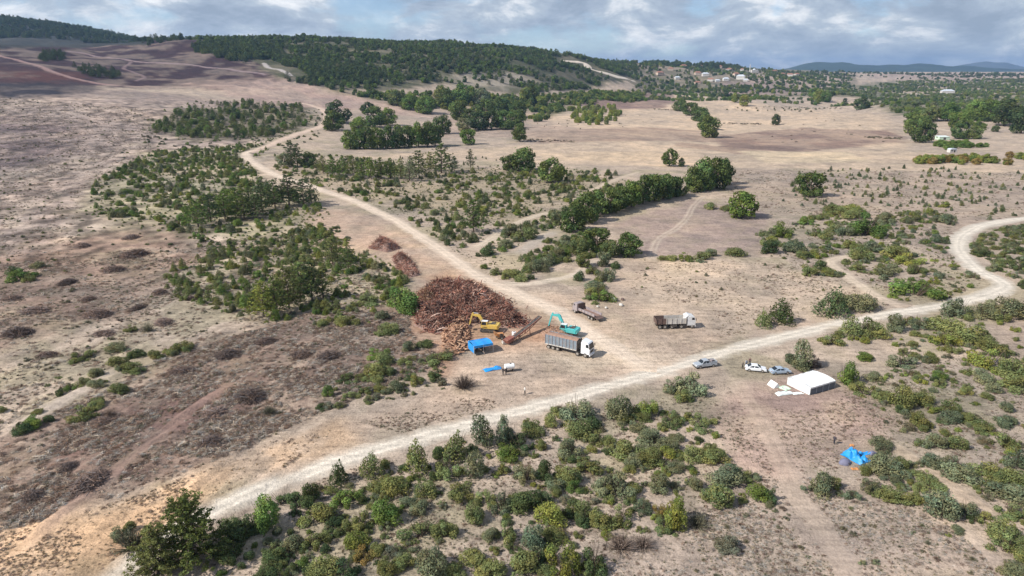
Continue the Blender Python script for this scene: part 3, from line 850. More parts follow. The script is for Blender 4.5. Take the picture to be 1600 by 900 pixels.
# plants read off the photograph: column, row of the foot, width, height, colour code + shape (c cone, m column, t dry twigs, o oak, p pine)
PL = '''
529 760 32 38 dc|580 750 36 42 sc|489 792 30 37 d|540 797 42 37 g|415 830 45 55 g|442 797 45 30 d|655 742 35 55 sc|687 720 22 25 d|710 725 38 50 sc|700 750 36 36 s|742 750 34 42 km
757 702 34 52 bm|782 700 28 46 bm|800 697 24 36 k|617 775 45 35 s|585 772 28 20 s|605 820 42 50 g|565 830 42 36 s|558 860 34 34 y|500 825 50 35 s|660 850 58 42 s|655 805 32 24 k|665 780 34 28 s|637 795 25 18 k
722 785 48 28 s|740 820 32 36 s|760 793 30 26 s|787 800 36 40 k|790 722 34 30 g|787 742 26 20 s|766 848 24 24 k|790 850 32 40 s|690 793 15 12 s|707 838 18 22 s|493 862 36 34 s|458 865 32 30 k|425 866 24 20 s|430 885 36 28 d
472 887 20 18 g|505 905 46 38 s|540 912 42 40 d|603 903 32 30 s|635 895 32 28 s|675 908 52 52 k|636 868 30 20 k|742 890 40 30 s|710 905 32 25 s|770 912 50 30 s|742 865 14 10 l|420 908 40 20 d|570 880 34 26 u|588 872 26 24 s
815 708 34 34 d|844 704 18 18 s|890 718 36 34 k|937 697 30 26 s|923 711 22 14 s|980 722 42 36 s|1018 702 46 24 k|1012 731 42 30 s|1041 719 28 22 y|1082 724 36 30 s|1120 732 46 24 s|1059 692 22 16 k|1056 738 28 18 k
822 757 30 40 k|852 757 30 38 d|885 760 40 36 s|868 770 34 22 k|897 770 24 20 g|917 746 44 30 s|938 775 34 38 k|968 780 44 44 k|984 743 20 18 s|990 773 24 22 s|1028 772 36 34 k|1057 767 22 16 k|1086 768 24 24 k|1083 743 13 13 y
1130 762 56 36 k|1122 798 44 42 s|1185 786 38 30 g|822 805 48 38 d|858 826 42 44 y|905 812 36 32 s|912 822 24 30 d|935 828 32 34 s|968 825 44 36 s|985 790 20 20 s|1003 806 28 28 b|1030 806 20 20 u|1055 830 40 55 y|1045 836 34 30 s
832 862 36 44 b|880 906 56 58 y|925 898 42 58 d|865 850 34 26 s|820 910 60 34 s|1135 866 38 30 l|970 868 50 30 rt|1005 862 36 28 rt|1090 830 40 24 lt|1203 788 18 30 d|1293 778 44 40 k|1305 765 18 22 y|1328 783 24 24 k
1376 703 34 16 k|1350 743 20 18 s|1385 745 50 40 k|1406 735 22 22 s|1394 760 28 14 k|1358 770 28 24 k|1431 747 24 12 s|1395 791 42 30 s|1452 770 40 18 s|1428 788 24 20 s|1468 815 54 46 k|1508 810 34 30 k|1535 818 24 22 s|1560 845 44 38 s|1570 872 44 42 s
1456 733 32 24 k|1500 757 48 36 k|1548 757 46 42 s|1585 765 36 36 s|1567 705 40 34 s|1460 704 34 26 k|1492 706 32 26 s|1588 735 36 34 b|1575 788 50 26 k|1582 812 40 30 s|1585 908 40 28 k|1495 835 20 14 k
1192 512 24 30 sc|1222 508 36 42 dc|1300 497 44 48 dc|1346 488 48 34 k|1296 542 32 26 s|1328 528 34 34 sc|1357 528 34 34 s|1376 532 28 24 s|1398 520 26 34 k|1436 516 34 24 k|1478 523 50 26 s|1475 545 44 28 y|1517 540 44 36 s
1545 553 40 28 s|1545 580 56 32 y|1580 598 44 44 s|1585 615 40 30 s|1492 496 36 36 k|1535 500 40 26 k|1578 500 50 40 k|1530 600 38 18 k|1552 616 22 22 k|1348 566 26 18 g|1410 576 42 22 k|1415 558 22 16 s|1433 563 18 12 k|1453 567 24 16 s|1470 575 10 8 s|1468 596 24 18 g
1432 597 16 14 s|1510 620 20 18 s|1541 626 18 14 s|1320 602 32 42 g|1352 622 38 26 s|1361 596 28 14 k|1382 630 24 22 s|1408 640 40 44 s|1443 634 30 26 s|1482 650 28 26 s|1488 663 32 24 b|1511 664 24 22 s|1433 670 28 28 s|1535 677 28 22 s|1570 645 20 20 b|1566 668 28 22 b
1256 580 32 46 km|1233 570 22 20 k|1272 575 18 24 r|1250 582 30 24 k|940 475 36 28 g|925 462 22 16 s|900 662 54 44 k|861 668 22 24 s|903 684 50 22 s|965 655 46 44 k|974 662 26 16 s|1012 652 32 36 y|1004 660 26 18 s|1080 620 42 42 k|1045 614 28 22 k|1066 630 24 24 s|1053 668 28 30 s|1093 673 36 24 s|1000 680 30 18 k|833 682 36 24 s
628 492 52 46 g|577 480 34 18 s|538 512 24 22 s|557 509 16 14 s|597 501 22 18 k|607 524 30 24 s|503 511 18 14 s|640 551 22 20 k|665 545 26 12 d|680 574 42 28 s|585 562 28 20 g|598 572 32 22 s|637 572 28 14 s|586 592 28 28 s|543 602 32 18 d|606 588 20 18 s|650 602 30 22 s|677 596 26 20 d|619 614 24 20 k
590 600 22 16 s|570 618 20 18 s|594 615 22 16 s|547 626 26 16 s|580 630 18 14 k|503 642 18 12 d|513 622 16 24 g|725 612 40 20 rt|700 560 22 16 lt|420 650 24 14 lt|210 870 60 36 lt|190 845 30 24 k|375 860 46 44 d|395 835 40 36 d|360 838 36 30 d|352 880 40 36 d|470 800 30 24 d
130 660 34 30 s|150 640 24 18 s|55 670 30 22 g|35 680 28 18 d|60 648 16 10 s|110 612 18 14 g|130 606 20 18 s|150 592 22 18 k|95 620 16 14 d|185 575 26 20 s|205 583 28 20 s|215 560 22 16 d|182 550 24 18 k|240 562 22 16 s|150 605 22 10 k|185 618 30 16 s|170 655 26 14 rt|270 555 26 14 s|290 548 26 12 s
215 585 20 12 s|130 565 32 12 s|205 518 18 12 s|232 520 18 18 lt|35 440 40 22 g|20 430 20 16 d|60 420 20 14 k
1205 398 26 28 d|1222 372 34 30 g|1240 395 34 22 b|1200 385 20 20 s|1265 430 28 22 s|1282 425 20 22 d|1290 430 22 14 y|1305 433 20 12 b|1255 405 22 16 s|1275 370 20 18 s|1290 375 20 20 s|1303 365 18 18 s|1325 390 20 16 s|1280 345 22 18 s|1258 352 20 16 g
1350 372 52 46 g|1385 352 26 22 k|1362 395 34 20 k|1345 408 34 24 s|1400 408 46 24 s|1420 415 36 20 y|1430 430 30 22 s|1430 468 60 34 g|1395 425 26 20 k|1385 432 30 16 k|1340 425 22 20 s|1465 380 20 16 b|1480 350 26 18 b|1450 335 12 20 y|1475 325 18 14 y|1430 345 16 12 s|1418 350 14 12 k|1315 430 10 10 s
1050 408 20 10 s|1070 408 26 10 y|1095 408 26 12 s|1110 402 20 16 k|1150 402 30 14 s|1035 408 16 10 s|1135 330 20 10 s|1112 328 20 14 s|1330 335 30 12 y|1300 332 24 10 s|1320 340 34 16 s
945 440 26 30 k|960 420 18 14 d|925 430 24 18 s|930 455 30 18 k|905 440 16 20 d|815 440 24 14 s|840 425 34 22 k|855 415 26 20 k|800 435 26 18 s|870 405 26 20 k|885 385 26 20 k|820 375 34 30 s|800 370 28 24 k|790 388 22 18 k|760 400 22 20 d|775 430 18 14 s
'''
TR = '''
895 366 46 50 oo|915 352 46 50 oo|934 340 42 44 oo|952 336 40 42 oo|968 330 40 40 oo|986 326 38 42 go|1004 321 38 46 oo|1020 316 40 46 oo|1036 313 36 42 oo|1051 310 32 36 oo|1062 307 26 26 so|1084 302 34 42 oo|1101 300 44 52 oo|1120 297 44 52 oo|1132 290 28 40 oo
1046 261 26 28 oo|1064 261 12 14 do|1161 344 52 40 go|932 396 44 42 oo|955 404 30 30 so|984 404 46 42 oo|905 402 30 34 so|912 420 28 26 so|942 418 22 26 ko|862 288 46 36 oo|816 269 46 30 oo|795 268 26 26 oo|868 352 20 26 ko|880 340 20 18 ko
812 222 28 28 oo|732 227 26 26 go|1265 310 46 42 oo|1212 196 14 18 do|1062 174 24 16 oo|1077 181 26 20 oo|1091 190 28 24 oo|1101 204 32 28 oo|1108 216 32 34 oo
548 234 26 30 go|562 234 26 32 oo|576 234 26 34 oo|590 233 26 34 go|606 233 28 36 oo|622 232 28 36 oo|638 231 28 36 oo|654 231 28 38 go|668 230 28 38 oo|680 229 28 36 oo|692 210 28 30 oo|560 208 30 26 go|520 205 36 26 oo|530 192 40 24 do|585 200 40 30 oo|605 196 30 26 go|575 180 24 18 do
748 204 34 26 do|768 203 34 26 do|790 203 36 28 oo|806 200 34 26 oo|760 184 34 26 oo|785 182 36 28 oo|808 184 32 26 oo|718 190 34 34 oo|735 195 26 24 do|700 170 34 30 oo|725 206 26 20 ko|665 178 34 28 go|640 172 30 22 go|620 165 30 20 so|690 160 26 24 so|750 165 30 24 ko|725 160 34 28 go|830 165 26 30 oo|822 158 22 20 yo|845 168 18 18 yo
740 366 42 50 op|690 273 42 44 pp|655 279 34 40 sp|735 264 16 28 dp|642 270 18 24 bp|672 268 20 28 sp|710 268 18 22 bp
505 272 22 26 sp|520 275 22 28 gp|536 276 24 28 gp|552 277 22 28 sp|566 279 24 30 gp|580 281 24 32 gp|595 281 24 32 pp|610 280 24 30 gp|626 281 26 30 sp|640 284 28 28 kp|465 262 30 26 dp|480 262 28 22 do|445 262 26 18 ko|455 252 26 18 dp
410 333 40 36 dp|430 327 40 38 pp|452 324 44 36 dp|475 326 40 30 dp|400 345 36 34 dp|382 345 34 28 pp|487 318 26 18 dp
310 358 40 40 gp|330 350 40 36 dp|352 346 40 40 gp|372 340 40 42 gp|392 338 34 42 pp
412 502 50 58 yp|432 498 48 62 pp|452 490 50 66 sp|470 478 48 62 pp|488 474 44 60 dp|505 470 36 44 sp|520 418 40 34 sp|545 425 34 30 pp
640 165 20 18 yo|1430 210 36 26 oo|1440 224 40 34 oo|1425 200 30 24 go|1498 218 26 26 oo|1522 218 26 16 oo|1495 200 30 20 go|1570 198 50 36 do|1595 210 40 44 do|1545 190 40 24 go|1520 186 34 20 go|1480 190 34 20 go|1450 190 30 20 so
1148 160 14 14 yo|1162 166 16 18 yo|1280 158 22 16 yo|1345 172 24 14 do|1290 160 18 16 go|1130 152 16 14 do|1270 152 18 14 go
'''
def parse(s):
    out = []
    for tok in s.replace('\n', '|').split('|'):
        f = tok.split()
        if len(f) == 5:
            out.append((float(f[0]), float(f[1]), float(f[2]), float(f[3]), f[4]))
    return out
def feet(L):
    """size and standing point from the outlines in the photo"""
    A = np.array([q[:4] for q in L], float)
    phi = PITCH + np.arctan((A[:, 1] - 450) / FPX)
    C = at_many(np.column_stack([A[:, 0], A[:, 1] - 0.5 * A[:, 2] * np.sin(np.maximum(phi, 0)) * 0.75]))
    out = []
    for q, f, c in zip(A, phi, C):
        k = scale_at(c)
        wm = q[2] / k
        out.append((c, wm, (q[3] / k - 0.45 * wm * math.sin(max(f, 0))) / math.cos(f)))
    return out
ITEMS = []        # dict(kind, mesh style, pos, w, h, color, big)
for (u, v, w, h, code), (c, wm, hm) in zip(parse(PL), feet(parse(PL))):
    st = {'c': 'cone', 'm': 'column', 't': 'dry'}.get(code[1] if len(code) > 1 else '', None)
    if st is None:
        st = random.choice(['round', 'round', 'sprawl'])
    lo = .9 if st in ('cone', 'column') else .5
    hm = min(max(hm, lo * wm), 2.2 * wm)
    ITEMS.append(dict(kind='shrub', st=st, p=c, w=wm * 1.18, h=hm * 1.1, col=CODE[code[0]], must=True))
    for q in range(random.choice([0, 1, 1, 2]) if w > 20 and st in ('round', 'sprawl') else 0):
        a = random.uniform(0, 6.28); k = random.uniform(.42, .75)
        x, y = c[0] + math.cos(a) * wm * .58, c[1] + math.sin(a) * wm * .58
        ITEMS.append(dict(kind='shrub', st=random.choice(['round', 'sprawl']), p=np.array([x, y, float(height(x, y))]), w=wm * k, h=wm * k * random.uniform(.55, .9), col=CODE[random.choice([code[0], 's', 'k', 's', 'd'])], must=False))
TRL = parse(TR) + [(302, 897, 104, 108, 'pp'), (247, 912, 76, 66, 'sp')]
for (u, v, w, h, code), (c, wm, hm) in zip(TRL, feet(TRL)):
    kind = {'o': 'oak', 'p': 'pine'}[code[1]]
    hm = min(max(hm, (.8 if kind == 'oak' else 1.0) * wm), 2.0 * wm)
    ITEMS.append(dict(kind=kind, st=kind, p=c, w=wm * 1.04, h=hm * 1.02, col=CODE[code[0]], must=True))

# ------------------------------------------------------------------ scattered plants by area
def poly_world(px):
    return to_world(px, 30)
def sample_poly(poly, n, g, warp=0.0):
    xs = [p[0] for p in poly]; ys = [p[1] for p in poly]
    out = []
    tot = 0
    while tot < n:
        x = g.uniform(min(xs), max(xs), 4 * n); y = g.uniform(min(ys), max(ys), 4 * n)
        m = inside(x, y, poly)
        out.append(np.stack([x[m], y[m]], 1)); tot += m.sum()
    return np.concatenate(out)[:n]
def road_clear(x, y, extra=0.6):
    ok = np.ones(len(x), bool)
    if not len(x):
        return ok
    for xy, wd in ROAD_LINES:
        far_ = np.hypot(xy[:, 0], xy[:, 1]).min() > 800
        lim = wd.mean() / 2 + (24 if far_ else extra)
        st = max(1, len(xy) // 60)
        pts = xy[::st]
        q = (x > xy[:, 0].min() - 30) & (x < xy[:, 0].max() + 30) & (y > xy[:, 1].min() - 30) & (y < xy[:, 1].max() + 30)
        if q.any():
            ok[q] &= seg_dist(x[q], y[q], pts) > lim
    return ok
KEEP_CLEAR = [poly_world(p) for p in (
    [(640,445),(760,432),(850,470),(960,455),(1110,480),(1120,540),(1250,560),(1330,600),(1290,640),(1180,640),(1130,600),(1040,570),(830,632),(720,600),(690,560),(640,520)],
    [(1310,690),(1375,690),(1375,735),(1310,740)])]
def not_site(x, y):
    ok = np.ones(len(x), bool)
    for p in KEEP_CLEAR:
        ok &= ~inside(x, y, p)
    return ok
SCAT = [
 # outline, count, width range m, height/width range, colours, styles, clumping (0 even .. 1 clumped)
 ([(135,330),(150,285),(240,238),(380,228),(440,222),(385,252),(420,290),(490,312),(505,330),(470,345),(400,375),(290,368),(205,350)], 800, (2.0,5.0), (.6,1.1), 'sggkysg', 'rrsc', .3),
 ([(260,425),(330,392),(420,380),(495,352),(530,378),(600,412),(640,445),(635,485),(560,505),(500,512),(420,502),(330,485),(262,462)], 470, (1.4,4.0), (.6,1.1), 'sskgysg', 'rscc', .35),
 ([(430,240),(540,244),(640,262),(790,270),(870,262),(960,270),(985,286),(905,320),(865,345),(800,352),(705,345),(650,332),(560,312),(480,288),(425,268)], 980, (1.6,4.8), (.55,1.0), 'sskgyd', 'rrsc', .55),
 ([(640,345),(700,340),(800,350),(862,332),(885,400),(805,440),(765,425),(705,388)], 210, (1.6,4.2), (.6,1.0), 'skdg', 'rrc', .4),
 ([(1180,365),(1290,335),(1480,332),(1495,395),(1530,445),(1480,470),(1400,472),(1345,425),(1285,425),(1205,402)], 330, (1.6,4.6), (.5,.9), 'sskgyb', 'rrs', .5),
 ([(1520,372),(1560,358),(1680,348),(1700,450),(1600,455),(1585,435),(1545,425),(1520,400)], 330, (1.8,5.0), (.5,.8), 'skskd', 'rss', .4),
 ([(1215,315),(1250,268),(1400,262),(1620,268),(1700,300),(1620,345),(1480,345),(1300,332)], 320, (1.2,2.8), (.7,1.2), 'dkbs', 'cccr', .6),
 ([(430,800),(560,735),(760,680),(1100,630),(1160,690),(1195,760),(1150,810),(950,840),(900,905),(430,905)], 280, (.8,2.6), (.5,.8), 'sskldy', 'rs', .2),
 ([(1340,605),(1480,545),(1700,560),(1760,860),(1580,890),(1400,795),(1330,765),(1375,690)], 230, (.8,3.0), (.5,.8), 'sskly', 'rs', .3),
 ([(1300,525),(1500,482),(1700,478),(1720,600),(1480,560)], 150, (1.0,3.2), (.5,.8), 'sskly', 'rs', .4),
 ([(500,640),(560,560),(640,540),(700,575),(690,612),(600,632)], 110, (.8,2.6), (.5,.8), 'skl', 'rs', .2),
 ([(0,275),(130,335),(280,372),(250,480),(120,590),(0,690),(-120,700),(-120,300)], 190, (.8,2.3), (.4,.7), 'lksl', 'rst', .4),
 ([(-100,150),(0,150),(240,172),(235,240),(130,300),(0,420),(-100,420)], 420, (1.0,2.6), (.4,.7), 'lkls', 'rst', .3),
 ([(130,335),(150,285),(240,235),(385,225),(480,200),(390,252),(420,290),(520,330),(500,352),(610,412),(650,470),(560,515),(420,505),(255,462),(250,430),(330,392),(280,372)], 2600, (.6,1.9), (.5,.8), 'sskggy', 'rsc', .2),
 ([(430,238),(640,258),(870,258),(985,284),(905,320),(895,400),(800,440),(700,390),(640,340),(560,312),(480,288)], 1600, (.6,1.8), (.5,.9), 'sskgl', 'rsc', .3),
 ([(1180,365),(1290,335),(1480,332),(1495,395),(1530,445),(1480,470),(1400,472),(1345,425),(1205,402)], 450, (.6,1.8), (.5,.9), 'sskl', 'rs', .3),
 ([(290,375),(400,378),(480,348),(520,345),(560,390),(640,440),(640,470),(560,430),(440,400),(330,400)], 150, (1.6,3.6), (.5,.8), 'sskd', 'rs', .2),
 ([(500,165),(520,185),(500,215),(440,235),(400,228),(470,200)], 60, (2,4.5), (.5,.9), 'sdk', 'rs', .2),
 ([(215,215),(235,180),(300,158),(420,160),(500,175),(510,200),(440,228),(330,240),(230,245)], 420, (1.4,4.0), (.5,.9), 'sgdkl', 'rs', .4),
 ([(820,217),(900,220),(900,223),(820,221)], 60, (1.5,3.0), (.4,.6), 'lr', 's', .0),
 ([(1130,192),(1190,193),(1190,195),(1130,194)], 40, (2,4), (.4,.6), 'lr', 's', .0),
 ([(1350,213),(1412,215),(1412,218),(1350,216)], 36, (2,4.5), (.4,.6), 'lrd', 's', .0),
 ([(1020,170),(1060,168),(1062,171),(1020,173)], 30, (2,4), (.4,.6), 'lr', 's', .0),
 ([(1190,166),(1330,169),(1330,171),(1190,169)], 60, (2,4), (.4,.7), 'lrk', 's', .3),
 ([(780,440),(800,412),(850,388),(888,376),(902,400),(880,420),(840,432)], 75, (1.8,4.0), (.6,1.0), 'skgs', 'rrc', .2),
 ([(878,362),(920,362),(962,400),(925,425),(888,400)], 55, (1.8,4.2), (.6,1.0), 'skgo', 'rr', .1),
 ([(1000,415),(1330,412),(1290,470),(1130,470),(980,450)], 26, (.7,1.8), (.5,.9), 'skl', 'rc', .2),
 ([(560,250),(700,242),(830,250),(700,262)], 22, (1.2,2.4), (.9,1.4), 'dk', 'c', .0),
 ([(690,195),(830,205),(990,200),(1040,180),(930,178),(830,190)], 40, (1.2,2.6), (.5,.9), 'lrk', 'rt', .3),
 ([(1200,185),(1390,185),(1400,225),(1150,225)], 20, (1.5,3.5), (.4,.6), 'lr', 's', .6),
 ([(930,850),(1150,790),(1250,760),(1400,790),(1550,880),(1560,930),(930,930)], 110, (.4,1.3), (.4,.7), 'lklr', 'st', .3),
 ([(0,560),(250,480),(480,500),(640,500),(690,570),(480,650),(250,760),(0,840)], 90, (.5,1.5), (.4,.7), 'llrr', 'tts', .3),
 ([(340,900),(420,830),(560,760),(700,700),(760,690),(640,790),(480,900)], 60, (.8,2.0), (.6,1.0), 'sgdk', 'r', .2),
 ([(730,600),(740,560),(690,560),(600,660),(560,680),(640,660)], 14, (.5,1.3), (.5,.7), 'lk', 'st', .2),
]
SCAT_TREES = [
 (HILL, 7800, (6,11), (.8,1.2), 'ogdodpkgd', 'oop', .6),
 ([(425,88),(520,96),(600,116),(590,134),(480,126),(415,106)], 900, (6,10), (.9,1.3), 'ddo', 'op', .1),
 ([(445,126),(500,137),(640,146),(700,136),(820,150),(900,146),(1000,140),(1010,158),(900,166),(835,196),(822,176),(720,178),(660,172),(560,155)], 1600, (5,10), (.8,1.1), 'ggyoosyd', 'oo', .3),
 (LEFT_RIDGE, 4200, (9,15), (.8,1.2), 'd', 'op', .1),
 ([(960,100),(1050,103),(1200,108),(1330,118),(1340,150),(1180,148),(1000,146)], 1900, (7,12), (.8,1.1), 'ooddgky', 'oo', .5),
 ([(830,152),(1000,142),(1180,150),(1400,165),(1400,176),(1200,160),(1010,158),(900,166)], 420, (6,11), (.7,1.0), 'ogykgd', 'oo', .5),
 ([(900,85),(960,96),(1010,104),(1000,126),(985,126),(930,98)], 420, (6,11), (.8,1.1), 'ogdk', 'oo', .3),
 ([wpt(215,1380),wpt(300,1400),wpt(300,1620),wpt(215,1600)], 70, (7,13), (.9,1.3), 'd', 'op', .2),
 ([wpt(1005,2380),wpt(1060,2480),wpt(1160,2620),wpt(1160,2820),wpt(1005,2640)], 260, (12,22), (.9,1.2), 'd', 'o', .0),
 ([(1200,150),(1330,150),(1400,178),(1440,190),(1640,178),(1640,122),(1400,127),(1330,140)], 3600, (6,11), (.7,1.0), 'kgoksygd', 'oo', .45),
 ([(1400,178),(1440,180),(1640,172),(1640,205),(1520,210),(1440,205)], 170, (6,10), (.8,1.0), 'odgg', 'o', .3),
 ([(1420,250),(1480,248),(1640,244),(1660,258),(1500,258),(1430,256)], 150, (5,8), (.6,.9), 'yygyu', 'o', .0),
 ([(1460,226),(1560,222),(1560,230),(1460,236)], 90, (5,8), (.6,.8), 'g', 'o', .0),
 ([(884,172),(960,166),(972,180),(960,194),(900,198)], 110, (6,9), (.9,1.3), 'yyygs', 'o', .1),
 ([(1230,112),(1400,115),(1640,116),(1640,122),(1400,121),(1230,117)], 330, (10,16), (.7,1.0), 'ddok', 'o', .5),
 ([(55,86),(100,82),(106,94),(62,98)], 60, (6,10), (.9,1.3), 'd', 'p', .0),
 ([(116,106),(186,106),(188,126),(120,120)], 80, (5,9), (.9,1.3), 'd', 'p', .3),
 ([(290,76),(330,66),(440,68),(445,100),(385,102),(330,88)], 900, (6,11), (.9,1.3), 'ddp', 'op', .0),
 ([(235,195),(300,168),(350,157),(480,168),(495,190),(440,214),(300,222),(232,208)], 400, (4,7.5), (.8,1.2), 'gdposgs', 'ppo', .45),
 ([(1000,140),(1180,150),(1330,158),(1330,164),(1180,162),(1000,152)], 120, (6,11), (.7,1.0), 'dogyk', 'o', .5),
 ([(1130,168),(1300,170),(1340,176),(1140,174)], 26, (3,5), (.6,.8), 'lk', 'o', .4),
 ([(1380,120),(1640,121),(1640,128),(1400,127)], 60, (8,14), (.7,.9), 'dk', 'o', .5),
]
HS = [(1031,117,16,11,6,'tan','tile','reddish house alone at the village left end'),(1058,124,11,9,5,'plaster','slate','small white house below the village left trees'),
 (1068,105,16,10,5,'tan','tile','tan house on the crest, first of the upper row'),(1078,104,12,9,5,'plaster','tile','pale house on the crest, second of the upper row'),(1092,105,18,10,5,'tan','tile','long tan house on the crest middle'),
 (1090,117,14,10,6,'tan','tile','brown-roofed house in the village middle'),(1102,119,15,11,6,'plaster','slate','white house with pale sheet roof in the village middle'),(1110,127,14,10,5,'plaster','tile','white house at the village lower edge, leftmost'),
 (1121,128,12,9,4,'plaster','slate','low white shed at the village lower edge'),(1134,126,13,10,5,'plaster','slate','white house under the mosque, left one'),(1157,124,19,12,8,'plaster','slate','tall white two-storey house under the mosque'),
 (1139,112,16,12,7,'plaster','tile','white house with tiled roof left of the minaret'),(1159,112,10,9,7,'plaster','tile','narrow white house beside the minaret'),(1165,127,12,8,4,'plaster','slate','small white outbuilding at the village lower right'),
 (1222,118,15,10,5,'tan','tile','tan house right of the mosque, first'),(1234,120,20,12,7,'plaster','tile','large white house right of the mosque'),(1245,118,14,10,5,'plaster','tile','pale house at the village right end'),
 (1210,113,14,10,5,'tan','tile','tan house behind the mosque trees'),(1314,110,16,12,7,'plaster','slate','isolated white house right of the village'),(1090,131,13,9,4,'tan','tile','ochre barn in front of the village'),(1048,110,13,9,5,'tan','tile','tan house between village trees, upper left'),
 (1124,106,14,9,5,'tan','tile','tan house on the crest, right of the middle'),(1150,118,13,10,5,'tan','tile','brown house between the two white houses'),(1480,146,26,12,6,'plaster','slate','long white farm building on the right hillside')]
HOUSE_XY = [tuple(q[:2]) for q in at_many([(h[0], h[1]) for h in HS] + [(1178, 113), (1487, 238), (1472, 218)])]
CLEARINGS = [poly_world(q) for q in ([(690,118),(780,112),(860,122),(800,140),(700,134)], [(860,112),(900,108),(940,120),(890,128)])]
g0 = np.random.default_rng(11)
STY = {'r': 'round', 's': 'sprawl', 'c': 'cone', 't': 'dry', 'o': 'oak', 'p': 'pine'}
fixed_xy = np.array([it['p'][:2] for it in ITEMS]); fixed_r = np.array([it['w'] / 2 for it in ITEMS])
for si, (px, n, wr, hr, cols, sty, clump) in enumerate(SCAT + SCAT_TREES):
    tree = si >= len(SCAT)
    poly = poly_world(px)
    P = sample_poly(poly, int(n * (1 + clump * 1.2)), g0)
    sc_ = 60.0 if tree else 16.0
    if clump > 0:
        f = fbm(P[:, 0] / sc_, P[:, 1] / sc_, 3, 300 + si)
        keep = g0.uniform(0, 1, len(P)) < np.clip(.5 + (f - .5) * 7 * clump + (1 - clump) * .5, .03, 1)
        P = P[keep]
    P = P[:n]
    if tree and len(P):      # ragged woodland edge
        sd = seg_dist(P[:, 0], P[:, 1], poly, True)
        ext = min(max(q[0] for q in poly) - min(q[0] for q in poly), max(q[1] for q in poly) - min(q[1] for q in poly))
        P = P[sd > min(45, ext * .10) * np.clip(fbm(P[:, 0] / 30, P[:, 1] / 30, 3, 900 + si) * 2 - .75, 0, 1) * g0.uniform(.3, 1.2, len(P))]
    ok = road_clear(P[:, 0], P[:, 1], 1.0 if not tree else 2.0)
    if not tree:
        ok &= not_site(P[:, 0], P[:, 1])
        dd = np.sqrt(((P[:, None] - fixed_xy[None]) ** 2).sum(2)) - fixed_r[None] * .8
        ok &= dd.min(1) > 0
    if tree and si < len(SCAT) + 2:      # stony clearings on the hill
        for cp in CLEARINGS:
            ok &= ~inside(P[:, 0], P[:, 1], cp) | (g0.uniform(0, 1, len(P)) < .42)
    if tree:
        for hx, hy in HOUSE_XY:
            ok &= ~((np.abs(P[:, 0] - hx) < 14) & (P[:, 1] < hy + 14) & (P[:, 1] > hy - 90))
    P = P[ok]
    Z = height(P[:, 0], P[:, 1])
    for x, y, z in zip(P[:, 0], P[:, 1], Z):
        w = wr[0] + (wr[1] - wr[0]) * g0.beta(1.4, 2.2); h = w * g0.uniform(*hr)
        st = STY[random.choice(sty)]
        if st == 'cone': h *= 1.3
        ITEMS.append(dict(kind=st if tree else 'shrub', st=st, p=np.array([x, y, z]), w=w, h=h, col=CODE[random.choice(cols)], must=False))
for it in ITEMS:
    u, v, d = project(it['p'])
    it['u'], it['v'] = u, v
    it['px'] = it['w'] * FPX / d
    it['seen'] = -30 < u < 1630 and v < 930
ITEMS = [it for it in ITEMS if it['seen'] or it['px'] > 4]

# ------------------------------------------------------------------ words that single a plant out
MARKS = [('the white tent', 1266, 600), ('the blue tarpaulin heap', 1340, 712), ('the white tipper truck', 1053, 503), ('the high-sided grey truck', 890, 540),
 ('the big stump pile', 725, 475), ('the blue canopy', 750, 542), ('the pale road hairpin', 1500, 390), ('the silver pickup', 1100, 569), ('the white car', 1180, 574),
 ('the big roadside pine', 285, 850), ('the oak hedgerow', 970, 325), ('the round field oak', 1265, 292), ('the lone field oak', 1212, 186), ('the diagonal oak hedge', 1095, 195),
 ('the tall pine copse', 450, 470), ('the straight row of oaks', 620, 215), ('the road fork', 1010, 570), ('the side-road brush heap', 600, 388),
 ('the split log heap', 705, 530), ('the paired blue-grey junipers', 770, 672), ('the brightest bush', 880, 880), ('the purple dry brush', 975, 855), ('the footpath fork', 1235, 755),
 ('the narrow sandy path', 1480, 755), ('the tall roadside juniper', 1300, 480), ('the curving wheel track', 1050, 360), ('the side road top', 390, 242), ('the pine belt', 570, 268),
 ('the lone pine in pasture', 740, 345), ('the village', 1130, 120), ('the white roadside shed', 1488, 234), ('the burnt cloud-shaded hillside', 180, 105), ('the yellow hedge', 1510, 248),
 ('the bare brown cut area', 190, 420), ('the lower pale road', 420, 770), ('the pale valley track', 80, 640), ('the yellow field grove', 920, 182), ('the forested hill', 720, 110),
 ('the dusty pale curve', 1560, 455), ('the pale road middle', 620, 700), ('the roadside bank', 1480, 530), ('the scrub mound', 640, 590)]
ORD = ['first', 'second', 'third', 'fourth', 'fifth', 'sixth', 'seventh', 'eighth', 'ninth', 'tenth', 'eleventh', 'twelfth', 'thirteenth', 'fourteenth', 'fifteenth', 'sixteenth', 'seventeenth', 'eighteenth', 'nineteenth', 'twentieth', 'twenty-first', 'twenty-second', 'twenty-third', 'twenty-fourth', 'twenty-fifth', 'twenty-sixth', 'twenty-seventh', 'twenty-eighth']
SHAPE_WORD = {'round': 'rounded bush', 'sprawl': 'sprawling bush', 'cone': 'pointed juniper', 'column': 'upright juniper', 'dry': 'leafless dry shrub', 'oak': 'broadleaf tree', 'pine': 'pine tree'}
def phrase(it):
    best = min(MARKS, key=lambda m: math.hypot(it['u'] - m[1], (it['v'] - m[2]) * 1.4))
    du, dv = it['u'] - best[1], (it['v'] - best[2]) * 1.8
    if abs(du) < 14 and abs(dv) < 22: rel = 'at'
    elif abs(du) > abs(dv): rel = 'left of' if du < 0 else 'right of'
    else: rel = 'behind' if dv < 0 else 'in front of'
    if rel == 'at': rel = 'close beside'
    return rel + ' ' + best[0]
def size_word(px):
    return 'small' if px < 17 else ('' if px < 36 else 'large')
